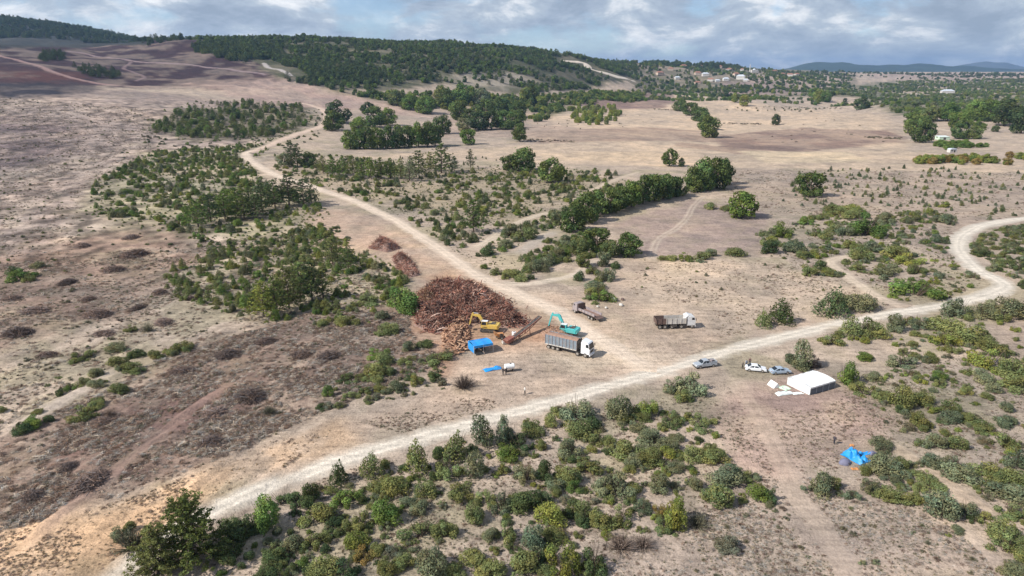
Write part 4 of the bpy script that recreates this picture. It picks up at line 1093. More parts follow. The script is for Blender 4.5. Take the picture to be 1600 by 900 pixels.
def label_all(items, shape_of):
    by = {}
    for it in items:
        b = ' '.join(x for x in (size_word(it['px']), it['col'] if it['col'] not in ('oak', 'pine') else 'deep green', shape_of(it)) if x)
        it['base'] = b; it['ph'] = phrase(it)
        by.setdefault((b, it['ph']), []).append(it)
    for (b, ph), L in by.items():
        L.sort(key=lambda q: q['u'])
        for k, it in enumerate(L):
            if len(L) == 1:
                it['label'] = b + ' ' + ph
            elif len(L) == 2:
                it['label'] = ('left' if k == 0 else 'right') + ' ' + b + ' ' + ph
            else:
                it['label'] = (ORD[min(k, 27)] if k else 'leftmost') + (' from left, ' if k else ', ') + b + ' ' + ph

# ------------------------------------------------------------------ build them: the largest as things, the rest as stuff
shrubs = [it for it in ITEMS if it['kind'] == 'shrub']
trees = [it for it in ITEMS if it['kind'] in ('oak', 'pine')]
def seen_size(it):
    return it['px'] * (1.0 if it['seen'] and 0 < it['u'] < 1600 and it['v'] < 915 else 0.01)
shrubs.sort(key=lambda it: -seen_size(it))
trees.sort(key=lambda it: -seen_size(it))
NS, NTR = 296, 292
shrub_things, shrub_rest = shrubs[:NS], shrubs[NS:]
tree_things, tree_rest = trees[:NTR], trees[NTR:]
label_all(shrub_things, lambda it: SHAPE_WORD[it['st']])
label_all(tree_things, lambda it: SHAPE_WORD[it['st']])
def pick(lst):
    return random.randrange(len(lst))
def jitter_col(c):
    b = random.uniform(.84, 1.2); h = random.uniform(-.07, .07)
    return [c[0] * b * (1 + h), c[1] * b, c[2] * b * (1 - h)]
PROTO = {}
for it in shrub_things:
    i = pick(SHRUB_MESHES[it['st']])
    nm = {'cone': 'juniper_shrub', 'column': 'juniper_shrub', 'dry': 'dry_shrub'}.get(it['st'], 'shrub')
    o = link_obj(nm, SHRUB_MESHES[it['st']][i])
    o.location = (it['p'][0], it['p'][1], it['p'][2] - .06 * it['h'])
    k = random.uniform(.82, 1.2)
    o.scale = (it['w'] * k, it['w'] / k, it['h'] * 1.06)
    o.rotation_euler = (random.uniform(-.14, .14), random.uniform(-.14, .14), random.uniform(0, 6.28))
    o['leafcol'] = jitter_col(LEAF[it['col']])
    tag(o, it['label'], 'shrub', 'scrub bushes ' + it['ph'])
    PROTO.setdefault((it['st'], i), o)
for it in tree_things:
    crowns = OAK_CROWNS if it['st'] == 'oak' else PINE_CROWNS
    trunks = OAK_TRUNKS if it['st'] == 'oak' else PINE_TRUNKS
    i = pick(crowns)
    e = empty('oak_tree' if it['st'] == 'oak' else 'pine_tree', (it['p'][0], it['p'][1], it['p'][2] - .02), random.uniform(0, 6.28), (it['w'], it['w'] * random.uniform(.92, 1.1), it['h'] * 1.03))
    tag(e, it['label'], 'tree', ('broadleaf trees ' if it['st'] == 'oak' else 'pines ') + it['ph'])
    big_one = it['st'] == 'pine' and it['px'] > 75
    c = link_obj('crown', BIG_PINE if big_one else crowns[i], e); c['leafcol'] = jitter_col(LEAF[it['col']])
    t = link_obj('trunk', trunks[i % len(trunks)], e); t['leafcol'] = (.1, .1, .1)
    if not big_one: PROTO.setdefault((it['st'], i), c)

def scatter_object(name, items, label, cat, protos):
    """one 'stuff' object: points that carry an instance of a plant shape each"""
    n = len(items)
    keys = list(protos)
    P = np.array([[it['p'][0], it['p'][1], it['p'][2] - .05 * it['h']] for it in items], np.float32)
    bykind = {}
    for i, k in enumerate(keys):
        bykind.setdefault(k[0], []).append(i)
    idx = np.array([random.choice(bykind.get(it['st']) or bykind[list(bykind)[0]]) for it in items], np.int32)
    S = np.array([[it['w'], it['w'], it['h']] for it in items], np.float32)
    Rz = np.array([[0, 0, random.uniform(0, 6.28)] for _ in items], np.float32)
    Cc = np.array([jitter_col(LEAF[it['col']]) + [1] for it in items], np.float32)
    me = bpy.data.meshes.new(name)
    me.vertices.add(n); me.vertices.foreach_set('co', P.ravel())
    a = me.attributes.new('which', 'INT', 'POINT'); a.data.foreach_set('value', idx)
    a = me.attributes.new('size', 'FLOAT_VECTOR', 'POINT'); a.data.foreach_set('vector', S.ravel())
    a = me.attributes.new('turn', 'FLOAT_VECTOR', 'POINT'); a.data.foreach_set('vector', Rz.ravel())
    a = me.attributes.new('leafcol', 'FLOAT_COLOR', 'POINT'); a.data.foreach_set('color', Cc.ravel())
    o = link_obj(name, me)
    tag(o, label, cat, kind='stuff')
    ng = bpy.data.node_groups.new(name, 'GeometryNodeTree')
    ng.interface.new_socket('Geometry', in_out='INPUT', socket_type='NodeSocketGeometry')
    ng.interface.new_socket('Geometry', in_out='OUTPUT', socket_type='NodeSocketGeometry')
    gi = N(ng, 'NodeGroupInput'); go = N(ng, 'NodeGroupOutput')
    jn = N(ng, 'GeometryNodeJoinGeometry')
    def attr(nm, ty):
        q = N(ng, 'GeometryNodeInputNamedAttribute', data_type=ty); q.inputs['Name'].default_value = nm
        return q.outputs['Attribute']
    w = attr('which', 'INT'); s = attr('size', 'FLOAT_VECTOR'); tr = attr('turn', 'FLOAT_VECTOR')
    e2r = N(ng, 'FunctionNodeEulerToRotation'); link(ng, tr, e2r.inputs[0])
    for i, k in enumerate(keys):
        cmp_ = N(ng, 'FunctionNodeCompare', data_type='INT', operation='EQUAL')
        ins = [q for q in cmp_.inputs if q.type == 'INT']
        link(ng, w, ins[0]); ins[1].default_value = i
        oi = N(ng, 'GeometryNodeObjectInfo'); oi.inputs['Object'].default_value = protos[k]; oi.transform_space = 'ORIGINAL'
        ip = N(ng, 'GeometryNodeInstanceOnPoints')
        link(ng, gi.outputs[0], ip.inputs['Points']); link(ng, cmp_.outputs[0], ip.inputs['Selection'])
        link(ng, oi.outputs['Geometry'], ip.inputs['Instance'])
        link(ng, e2r.outputs[0], ip.inputs['Rotation']); link(ng, s, ip.inputs['Scale'])
        link(ng, ip.outputs[0], jn.inputs[0])
    link(ng, jn.outputs[0], go.inputs[0])
    md = o.modifiers.new('scatter', 'NODES'); md.node_group = ng
    return o
shrub_keys = {k: v for k, v in PROTO.items() if k[0] not in ('oak', 'pine')}
tree_keys = {k: v for k, v in PROTO.items() if k[0] in ('oak', 'pine')}
scatter_object('scrub', shrub_rest, 'low olive and grey scrub scattered over the dry ground', 'scrub', shrub_keys)
scatter_object('far_woodland', tree_rest, 'dark green woodland covering the far hills and village edge', 'woodland', tree_keys)
print('plants', len(shrubs), len(trees), len(shrub_rest), len(tree_rest))
# ------------------------------------------------------------------ dry tufts and litter: too many and too small to count
TUFTS = [tuft_mesh(700 + i) for i in range(4)]
v_, f_, c_ = tangle_mesh(720, 26, True, .03, (.3, .8), .35)
TUFTS.append(make_mesh('litter', [(v_, f_, c_, 0)], [M_TWIG]))
v_, f_, c_ = tangle_mesh(721, 18, True, .035, (.4, .9), .25)
TUFTS.append(make_mesh('litter', [(v_, f_, c_, 0)], [M_TWIG]))
v_, f_, c_ = tangle_mesh(722, 30, True, .014, (.5, 1.5), .3)
TUFTS.append(make_mesh('litter', [(v_, f_, c_, 0)], [M_TWIG]))
v_, f_, c_ = tangle_mesh(723, 40, True, .012, (.3, 1.1), .5)
TUFTS.append(make_mesh('litter', [(v_, f_, c_, 0)], [M_TWIG]))
LEAF['straw'] = (.36, .31, .22); LEAF['litter'] = (.215, .155, .122); LEAF['pale litter'] = (.42, .37, .31); LEAF['weed'] = (.20, .195, .125); LEAF['ochre'] = (.42, .31, .19)
TUFT_AREAS = [
 ([(-60,150),(240,170),(235,240),(130,300),(120,400),(-60,520)], 12000, (.35,1.1), ('litter', 'litter', 'dull', 'weed', 'pale litter')),
 ([(-60,420),(300,380),(500,360),(640,450),(640,520),(480,520),(250,570),(-60,720)], 10000, (.3,1.0), ('litter', 'litter', 'dull', 'weed', 'straw', 'pale litter')),
 ([(-60,700),(150,620),(250,560),(400,515),(520,485),(650,490),(700,560),(600,605),(480,655),(400,695),(200,775),(-60,850)], 20000, (.25,1.0), ('litter', 'litter', 'pale litter', 'litter', 'pale litter', 'dull')),
 ([(-60,870),(0,835),(230,770),(420,690),(540,668),(430,740),(240,830),(160,900),(-60,960)], 2600, (.2,.55), ('ochre', 'straw', 'litter', 'ochre')),
 ([(300,905),(520,735),(760,680),(1100,610),(1170,690),(1200,760),(1150,810),(930,850),(900,930),(300,930)], 5000, (.2,.6), ('weed', 'straw', 'dull', 'litter', 'weed')),
 ([(900,930),(930,850),(1100,800),(1190,745),(1300,745),(1400,785),(1500,830),(1660,930)], 5200, (.15,.5), ('litter', 'pale litter', 'pale litter', 'dull', 'dull', 'straw')),
 ([(1130,600),(1340,610),(1400,690),(1300,740),(1200,740),(1140,690)], 1500, (.2,.5), ('litter', 'dull', 'straw')),
 ([(1330,610),(1480,550),(1660,560),(1700,890),(1500,830),(1330,745),(1390,690)], 3600, (.2,.6), ('weed', 'straw', 'dull', 'weed', 'litter')),
 ([(1180,440),(1290,340),(1480,335),(1500,400),(1540,440),(1480,470),(1380,478),(1260,505)], 2400, (.3,.9), ('weed', 'straw', 'dull', 'litter')),
 ([(430,240),(640,262),(870,262),(980,286),(905,320),(900,420),(800,440),(700,400),(640,345),(480,288)], 4200, (.4,1.1), ('weed', 'straw', 'dull', 'weed')),
 ([(1130,264),(1640,270),(1640,345),(1480,345),(1300,335),(1130,335)], 2600, (.5,1.2), ('weed', 'dull', 'litter')),
 ([(1000,405),(1330,410),(1260,500),(1120,530),(980,470)], 1400, (.25,.7), ('litter', 'straw', 'dull')),
 ([(560,660),(690,620),(830,625),(1040,575),(900,615),(640,680)], 700, (.2,.5), ('litter', 'dull', 'straw')),
]
gt = np.random.default_rng(23)
TI = []
for ai, (px, n, wr, cols) in enumerate(TUFT_AREAS):
    P = sample_poly(poly_world(px), int(n * 1.8), gt)
    f = fbm(P[:, 0] / 7, P[:, 1] / 7, 3, 800 + ai)
    P = P[gt.uniform(0, 1, len(P)) < np.clip((f - .30) * 2.8, .07, 1)][:n]
    P = P[road_clear(P[:, 0], P[:, 1], .4) & not_site(P[:, 0], P[:, 1])]
    Z = height(P[:, 0], P[:, 1])
    cn = gt.integers(0, len(cols), len(P)); ww = wr[0] + (wr[1] - wr[0]) * gt.beta(1.2, 2.6, len(P))
    for q in range(len(P)):
        col = cols[cn[q]]
        TI.append(dict(st='litter' if 'litter' in col else 'tuft', p=(P[q, 0], P[q, 1], Z[q]), w=ww[q] * (1.7 if 'litter' in col else 1.2), h=ww[q] * gt.uniform(.5, 1.0), col=col))
def first_of(name, me, it, label):
    o = link_obj(name, me); o.location = it['p']; o.scale = (it['w'], it['w'], it['h']); o['leafcol'] = LEAF[it['col']]
    return o
# the shapes that repeat sit inside the object itself: six parts of the litter that the points copy
TUFT_PROTOS = {}
dry = empty('dry_grass', (0, 0, 0))
tag(dry, 'dry grass tufts, twigs and litter strewn over bare soil', 'grass', kind='stuff')
for i, me in enumerate(TUFTS):
    st = 'litter' if i >= 4 else 'tuft'
    it = next(q for q in TI if q['st'] == st and q is not None and not q.get('used')); it['used'] = True
    o = first_of('tuft' if st == 'tuft' else 'twig_litter', me, it, None); o.parent = dry
    TUFT_PROTOS[(st, i)] = o
dg = scatter_object('tufts', TI, None, None, TUFT_PROTOS)
dg.parent = dry; dg['kind'] = 'stuff'
print('tufts', len(TI))
# ------------------------------------------------------------------ mesh builder for made things
class MB:
    def __init__(s): s.V, s.F = [], []
    def add(s, V, F):
        o = len(s.V); s.V += [tuple(map(float, v)) for v in V]; s.F += [tuple(int(i) + o for i in f) for f in F]; return s
    def box(s, c, d, rot=None):
        x, y, z = d[0] / 2, d[1] / 2, d[2] / 2
        V = [Vector(q) for q in ((-x,-y,-z),(x,-y,-z),(x,y,-z),(-x,y,-z),(-x,-y,z),(x,-y,z),(x,y,z),(-x,y,z))]
        if rot is not None:
            m = Euler(rot).to_matrix(); V = [m @ v for v in V]
        return s.add([v + Vector(c) for v in V], [(0,3,2,1),(4,5,6,7),(0,1,5,4),(1,2,6,5),(2,3,7,6),(3,0,4,7)])
    def bar(s, a, b, w, h=None):
        a, b = Vector(a), Vector(b); d = b - a; h = h or w
        q = d.to_track_quat('X', 'Z').to_matrix(); L = d.length / 2; c = (a + b) / 2
        V = [q @ Vector(p) + c for p in ((-L,-w/2,-h/2),(L,-w/2,-h/2),(L,w/2,-h/2),(-L,w/2,-h/2),(-L,-w/2,h/2),(L,-w/2,h/2),(L,w/2,h/2),(-L,w/2,h/2))]
        return s.add(V, [(0,3,2,1),(4,5,6,7),(0,1,5,4),(1,2,6,5),(2,3,7,6),(3,0,4,7)])
    def prism(s, prof, y0, y1, taper=None):
        """profile in x,z extruded along y; taper(x,z) -> inset of the sides"""
        n = len(prof); t = taper or (lambda x, z: 0)
        V = [(x, y0 + t(x, z), z) for x, z in prof] + [(x, y1 - t(x, z), z) for x, z in prof]
        F = [tuple(range(n)), tuple(range(2 * n - 1, n - 1, -1))] + [(i, n + i, n + (i + 1) % n, (i + 1) % n) for i in range(n)]
        return s.add(V, F)
    def cyl(s, c, r, h, axis='z', k=14, r2=None):
        r2 = r if r2 is None else r2; V = []
        for j, rr in ((-.5, r), (.5, r2)):
            for q in range(k):
                a = 2 * math.pi * q / k; p = (math.cos(a) * rr, math.sin(a) * rr, j * h)
                if axis == 'y': p = (p[0], p[2], p[1])
                if axis == 'x': p = (p[2], p[0], p[1])
                V.append((p[0] + c[0], p[1] + c[1], p[2] + c[2]))
        F = [tuple(range(k))[::-1], tuple(range(k, 2 * k))] + [(q, (q + 1) % k, k + (q + 1) % k, k + q) for q in range(k)]
        return s.add(V, F)
    def mesh(s, name, mat):
        me = bpy.data.meshes.new(name); me.from_pydata(s.V, [], s.F); me.materials.append(mat)
        import bmesh
        bm = bmesh.new(); bm.from_mesh(me); bmesh.ops.recalc_face_normals(bm, faces=bm.faces); bm.to_mesh(me); bm.free()
        me.update(); return me
    def build(s, name, mat, parent=None, bevel=0.0):
        o = link_obj(name, s.mesh(name, mat), parent)
        if bevel:
            b = o.modifiers.new('bevel', 'BEVEL'); b.width = bevel; b.segments = 2; b.limit_method = 'ANGLE'
        return o
DUST = (.36, .29, .22)
M = {
 'white': plain_material('white_paint', (.72, .72, .71), .45, .06, 1.5, dirt=DUST, dirt_amt=.25, spec=.4),
 'carwhite': plain_material('car_white', (.78, .79, .80), .25, .02, 1.0, spec=.5, dirt=DUST, dirt_amt=.10),
 'cream': plain_material('cream_steel', (.56, .53, .48), .6, .12, 1.2, dirt=DUST, dirt_amt=.35),
 'rust': plain_material('rusted_brown_steel', (.125, .085, .075), .8, .3, 2.5, dirt=(.22, .14, .10), dirt_amt=.4),
 'mauve': plain_material('faded_mauve_steel', (.30, .26, .27), .7, .2, 1.6, dirt=DUST, dirt_amt=.4),
 'greyblue': plain_material('grey_blue_steel', (.20, .245, .285), .6, .2, 1.4, dirt=DUST, dirt_amt=.25),
 'silver': plain_material('silver_paint', (.42, .46, .50), .35, .05, 1.0, metal=.2, dirt=DUST, dirt_amt=.2),
 'bluegrey': plain_material('blue_grey_paint', (.36, .44, .52), .3, .05, 1.0, dirt=DUST, dirt_amt=.15),
 'black': plain_material('black_rubber', (.022, .021, .02), .85, .2, 6, dirt=DUST, dirt_amt=.35),
 'dark': plain_material('dark_frame', (.045, .042, .04), .7, .2, 3, dirt=DUST, dirt_amt=.3),
 'rim': plain_material('steel_rim', (.40, .39, .37), .5, .1, 4, metal=.3, dirt=DUST, dirt_amt=.5),
 'glass': plain_material('tinted_glass', (.018, .024, .03), .08, .0, 1, spec=.7),
 'yellow': plain_material('machine_yellow', (.66, .44, .085), .45, .1, 1.5, dirt=DUST, dirt_amt=.35),
 'teal': plain_material('machine_turquoise', (.075, .47, .46), .4, .08, 1.5, dirt=DUST, dirt_amt=.2),
 'redoxide': plain_material('red_oxide_steel', (.25, .085, .06), .75, .3, 2, dirt=DUST, dirt_amt=.3),
 'orange': plain_material('orange_machine', (.55, .24, .08), .6, .2, 2, dirt=DUST, dirt_amt=.3),
 'blue': plain_material('blue_tarpaulin', (.02, .29, .70), .45, .15, 1.5, dirt=DUST, dirt_amt=.07),
 'canvas': plain_material('white_canvas', (.82, .82, .80), .7, .04, .8, dirt=(.55, .5, .44), dirt_amt=.3),
 'canvasshade': plain_material('shaded_canvas', (.13, .14, .155), .8, .1, 1),  # white canvas on its shaded side, the shade put into the colour
 'plastic': plain_material('pale_plastic_sheet', (.70, .74, .70), .4, .08, 1.2),
 'palegreen': plain_material('pale_green_sheet', (.55, .70, .52), .5, .08, 1.2),
 'violet': plain_material('violet_tent', (.17, .17, .24), .7, .15, 2),
 'chips': plain_material('wood_chips', (.34, .21, .15), .9, .4, 5),
 'earth': plain_material('bark_mulch', (.24, .155, .125), .95, .45, 2.2),
 'stone': plain_material('limestone', (.55, .52, .47), .9, .2, 3),
 'pole': plain_material('galvanised_pole', (.5, .5, .5), .5, .1, 3),
 'plaster': plain_material('white_plaster', (.60, .57, .52), .85, .06, .3),
 'tan': plain_material('tan_plaster', (.52, .42, .33), .85, .1, .3),
 'tile': plain_material('roof_tile', (.30, .145, .10), .85, .2, .6),
 'slate': plain_material('pale_sheet_roof', (.52, .55, .58), .6, .1, .4),
 'shutter': plain_material('dark_window', (.05, .05, .055), .4, .1, 1),
 'lamp': plain_material('lamp_glass', (.75, .75, .72), .2, .02, 1),
}
def heading(u0, v0, u1, v1):
    a, b = at(u0, v0), at(u1, v1)
    return math.atan2(b[1] - a[1], b[0] - a[0]), float(np.hypot(*(b - a)[:2]))
def root(name, u, v, rz, label, cat, group=None, dz=0.0, sc=1.0):
    p = at(u, v)
    e = empty(name, (p[0], p[1], p[2] + dz), rz, (sc, sc, sc))
    return tag(e, label, cat, group)
WH = {}
def wheel(parent, x, y, r=.5, w=.32):
    k = (round(r, 2), round(w, 2))
    if k not in WH:
        WH[k] = (MB().cyl((0, 0, 0), r, w, 'y', 18).mesh('tyre', M['black']), MB().cyl((0, 0, 0), r * .56, w * 1.06, 'y', 12).mesh('rim', M['rim']))
    t = link_obj('wheel', WH[k][0], parent); t.location = (x, y, r)
    link_obj('rim', WH[k][1], t)
def truck_cab(P, x0, L, Wd, z0, H, mat, roof_fairing=True):
    """cab with its front at x0+L"""
    x1 = x0 + L; t = H * .46
    prof = [(x0, z0), (x1, z0), (x1 + .06, z0 + t), (x1 - .28, z0 + H - .22), (x1 - .55, z0 + H), (x0, z0 + H)]
    cab = MB().prism(prof, -Wd / 2, Wd / 2, lambda x, z: .06 if z > z0 + t else 0).build('cab', mat, P, .06)
    MB().add([(x1 + .07, -Wd / 2 + .14, z0 + t + .02), (x1 + .07, Wd / 2 - .14, z0 + t + .02), (x1 - .245, Wd / 2 - .22, z0 + H - .26), (x1 - .245, -Wd / 2 + .22, z0 + H - .26)], [(0, 1, 2, 3)]).build('windscreen', M['glass'], cab)
    for s in (-1, 1):
        y = s * (Wd / 2 - .035)
        MB().add([(x1 - .95, y, z0 + t + .05), (x1 - .12, y, z0 + t + .05), (x1 - .36, y - s * .0, z0 + H - .36), (x1 - .95, y - s * .0, z0 + H - .36)], [(0, 1, 2, 3)] if s < 0 else [(3, 2, 1, 0)]).build('side_window', M['glass'], cab)
        MB().box((x1 + .05, s * (Wd / 2 + .16), z0 + t + .55), (.12, .22, .6)).bar((x1 - .1, s * (Wd / 2 - .05), z0 + t + .75), (x1 + .05, s * (Wd / 2 + .16), z0 + t + .75), .05).build('mirror', M['dark'], cab)
        MB().box((x1 + .07, s * (Wd / 2 - .32), z0 + .18), (.06, .36, .2)).build('headlight', M['lamp'], cab)
    MB().box((x1 + .06, 0, z0 - .12), (.22, Wd * .98, .36)).build('bumper', mat, cab, .03)
    MB().box((x1 + .065, 0, z0 + t * .55), (.05, Wd * .62, t * .5)).build('grille', M['dark'], cab)
    if roof_fairing:
        MB().prism([(x0 + .1, z0 + H), (x1 - .7, z0 + H), (x0 + .25, z0 + H + .34), (x0 + .1, z0 + H + .34)], -Wd * .42, Wd * .42).build('roof_deflector', mat, cab, .03)
    return cab
def bed_panels(P, x0, x1, Wd, z0, z1, mat, n, name='side_panel', th=.07, rib=None):
    """open box body: floor, two sides split into panels with posts, front and tail"""
    for s in (-1, 1):
        for i in range(n):
            a = x0 + (x1 - x0) * i / n; b = x0 + (x1 - x0) * (i + 1) / n
            m = mat(i) if callable(mat) else mat
            MB().box(((a + b) / 2, s * (Wd / 2 - th / 2), (z0 + z1) / 2), (b - a - .03, th, z1 - z0)).build(name, m, P)
        for i in range(n + 1):
            a = x0 + (x1 - x0) * i / n
            m = (mat(min(i, n - 1)) if callable(mat) else mat) if rib is None else rib
            MB().box((a, s * (Wd / 2 + .05), (z0 + z1) / 2), (.10, .11, z1 - z0 + .06)).build('side_post', m, P)

# --- white tipper with a part-brown body
rz, L = heading(1027, 511, 1083, 510)
T = root('tipper_truck', 1053, 511, rz, 'white tipper truck with open brown-and-cream body parked alone on bare ground', 'truck')
MB().box((-.3, 0, .92), (9.2, .9, .3)).build('chassis', M['dark'], T)
truck_cab(T, 2.95, 2.1, 2.45, .75, 2.45, M['white'])
bed_panels(T, -4.9, 2.55, 2.5, 1.3, 2.75, lambda i: M['rust'] if i < 2 else M['cream'], 6, rib=None)
MB().box((-1.15, 0, 1.27), (7.5, 2.42, .1)).build('floor', M['rust'], T)
MB().box((2.62, 0, 2.2), (.1, 2.5, 1.9)).build('bulkhead', M['white'], T)
MB().prism([(2.5, 2.95), (3.1, 3.28), (3.1, 3.34), (2.5, 3.1)], -1.2, 1.2).build('cab_guard', M['white'], T)
MB().box((-4.98, 0, 1.95), (.08, 2.5, 1.4), (0, -.14, 0)).build('tailgate', M['rust'], T)
MB().box((-.4, -1.1, .85), (1.2, .5, .5)).build('fuel_tank', M['dark'], T)
for x in (-4.0, -2.7, -.9, 1.5, 4.2):
    for s in (-1, 1): wheel(T, x, s * 1.05, .52, .34)
# --- high-sided grey truck, white cab
rz, L = heading(857, 547, 914, 562)
T = root('high_sided_truck', 888, 549, rz, 'white-cabbed truck with tall ribbed grey trailer loaded with wood chips', 'truck')
MB().box((-.5, 0, .95), (11.0, .9, .3)).build('chassis', M['dark'], T)
truck_cab(T, 3.75, 2.15, 2.5, .8, 2.75, M['carwhite'])
bed_panels(T, -5.4, 2.7, 2.55, 1.25, 3.5, M['greyblue'], 9, rib=M['mauve'])
for s in (-1, 1): MB().box((-1.35, s * 1.33, 1.28), (8.1, .1, .22)).build('lower_rail', M['cream'], T)
MB().box((-1.35, 0, 1.22), (8.1, 2.5, .1)).build('floor', M['rust'], T)
MB().box((2.74, 0, 2.4), (.08, 2.6, 2.3)).build('headboard', M['dark'], T)
MB().box((-5.44, 0, 2.35), (.08, 2.6, 2.25)).build('tailgate', M['greyblue'], T)
g_ = np.random.default_rng(5)
nx, ny = 34, 10
X_, Y_ = np.meshgrid(np.linspace(-5.35, 2.65, nx), np.linspace(-1.2, 1.2, ny), indexing='ij')
Z_ = 3.3 + .35 * np.cos(Y_ / 1.2 * 1.4) + .35 * (fbm(X_.ravel() * 1.3, Y_.ravel() * 1.3, 3, 77).reshape(X_.shape) - .5)
a_, b_ = np.meshgrid(np.arange(nx - 1), np.arange(ny - 1), indexing='ij')
ld = link_obj('wood_chip_load', mesh_np('wood_chip_load', np.stack([X_.ravel(), Y_.ravel(), Z_.ravel()], 1), np.stack([a_ * ny + b_, (a_ + 1) * ny + b_, (a_ + 1) * ny + b_ + 1, a_ * ny + b_ + 1], -1).reshape(-1, 4), [M['chips']], True))
ld.location = T.location; ld.rotation_euler = T.rotation_euler
tag(ld, 'heaped brown wood chips filling the tall grey trailer', 'wood chips', kind='stuff')
for x in (-4.6, -3.4, -2.2, 2.9, 4.85):
    for s in (-1, 1): wheel(T, x, s * 1.08, .52, .34)
MB().cyl((3.3, 0, 1.2), .5, .12, 'z', 14).build('coupling', M['dark'], T)
MB().cyl((3.45, .8, 2.6), .09, 1.6, 'z', 8).build('exhaust', M['dark'], T)
# --- old mauve flatbed with dropped tailgate
rz, L = heading(936, 501, 901, 486)
T = root('flatbed_truck', 917, 494, rz, 'old mauve-grey flatbed truck with empty low-sided bed and dropped tailgate', 'truck')
MB().box((0, 0, .9), (8.8, .8, .28)).build('chassis', M['dark'], T)
truck_cab(T, 2.7, 1.9, 2.35, .75, 2.2, M['mauve'], False)
bed_panels(T, -4.3, 2.1, 2.4, 1.3, 1.95, M['mauve'], 5)
MB().box((-1.1, 0, 1.25), (6.4, 2.34, .1)).build('floor', M['earth'], T)
MB().box((2.2, 0, 2.15), (.1, 2.4, 1.7)).build('headboard', M['rust'], T)
MB().box((-4.85, 0, 1.02), (1.1, 2.4, .08), (0, -.32, 0)).build('tailgate', M['rust'], T)
for x in (-3.2, -2.0, 3.7):
    for s in (-1, 1): wheel(T, x, s * 1.0, .5, .34)
MB().box((.6, -1.0, .8), (1.0, .45, .45)).build('fuel_tank', M['bluegrey'], T)

# --- excavators
def excavator(u, v, rz, col, label, tipx=4.4, stick=(5.0, .9), knee=(2.6, 4.6), tipz=4.0, sc=1.0, turn=0.0):
    T = root('excavator', u, v, rz, label, 'excavator', sc=sc)
    for s in (-1, 1):
        prof = [(-1.75, .12), (1.75, .12), (2.05, .45), (1.75, .86), (-1.75, .86), (-2.05, .45)]
        tr = MB().prism(prof, s * 1.2 - .3, s * 1.2 + .3).build('track', M['dark'], T, .05)
        rl = MB()
        for x in np.linspace(-1.4, 1.4, 6): rl.cyl((x, s * 1.2, .3), .16, .66, 'y', 8)
        rl.build('rollers', M['black'], tr)
        tm = MB()
        for x in np.linspace(-1.7, 1.7, 16): tm.box((x, s * 1.2, .885), (.07, .6, .05)).box((x, s * 1.2, .1), (.07, .6, .05))
        tm.build('track_shoes', M['black'], tr)
    MB().box((0, 0, .62), (2.0, 1.9, .4)).cyl((0, 0, .92), .75, .25).build('undercarriage', M['dark'], T)
    body = MB().prism([(-2.35, 1.15), (-2.2, .98), (1.2, .98), (1.45, 1.15), (1.45, 1.45), (.2, 1.62), (.1, 2.05), (-1.9, 2.1), (-2.35, 1.85)], -1.3, 1.3).build('house', M[col], T, .07)
    MB().prism([(-2.75, 1.25), (-2.5, 1.02), (-1.9, 1.02), (-1.9, 2.0), (-2.5, 2.0), (-2.75, 1.75)], -1.28, 1.28, lambda x, z: .3 if x < -2.6 else 0).build('counterweight', M[col], T, .06)
    MB().box((-1.2, 0, 2.12), (1.1, 1.7, .06)).build('engine_cover', M['dark'], body)
    MB().cyl((-1.5, -.7, 2.35), .07, .5).build('exhaust', M['dark'], body)
    cab = MB().prism([(.1, 1.1), (1.7, 1.1), (1.75, 1.9), (1.45, 2.85), (.1, 2.85)], .3, 1.3).build('cab', M[col], T, .05)
    MB().prism([(.35, 1.95), (1.66, 1.95), (1.40, 2.74), (.35, 2.74)], .285, 1.315).build('cab_window', M['glass'], cab)
    MB().prism([(1.79, 1.5), (1.81, 1.9), (1.50, 2.78), (1.47, 2.78), (1.74, 1.9)], .38, 1.22).build('windscreen', M['glass'], cab)
    MB().box((.78, .8, 2.89), (1.45, 1.06, .07)).build('cab_roof', M['white'], cab, .02)
    kx, kz = knee
    bm_ = MB().prism([(.9, 1.25), (1.3, 1.2), (kx + .28, kz - .42), (tipx, tipz - .16), (tipx + .1, tipz + .1), (kx + .1, kz + .28), (kx - .35, kz + .05), (.75, 1.6)], -.42, .02).build('boom', M[col], T, .03)
    for s in (-.5, .1):
        MB().cyl((0, 0, 0), .09, .01).bar((1.5, s, 1.25), (kx * .78, s, kz * .72), .14).build('boom_cylinder', M['pole'], bm_)
    sx_, sz_ = stick
    st = MB().prism([(tipx - .5, tipz + .55), (tipx - .15, tipz + .6), (tipx + .22, tipz - .1), (sx_ + .14, sz_), (sx_ - .14, sz_), (tipx - .2, tipz - .2)], -.36, -.04).build('stick', M[col], T, .03)
    MB().bar((kx + .2, -.2, kz + .42), (tipx - .33, -.2, tipz + .52), .15).build('stick_cylinder', M['pole'], st)
    MB().prism([(sx_ - .12, sz_ + .1), (sx_ + .3, sz_ - .1), (sx_ + .15, sz_ - .55), (sx_ - .5, sz_ - .75), (sx_ - .95, sz_ - .45), (sx_ - .6, sz_ - .4), (sx_ - .3, sz_ - .15)], -.75, .35).build('bucket', M['rust'], T)
    return T
excavator(764, 517, R(168), 'yellow', 'yellow excavator beside the stump pile with its arm raised', 4.3, (5.0, 1.2), (2.5, 3.9), 3.9, 1.0)
excavator(888, 523, R(152), 'teal', 'turquoise excavator digging behind the high-sided grey truck', 4.5, (5.3, 1.3), (2.6, 4.5), 4.3, 1.02)

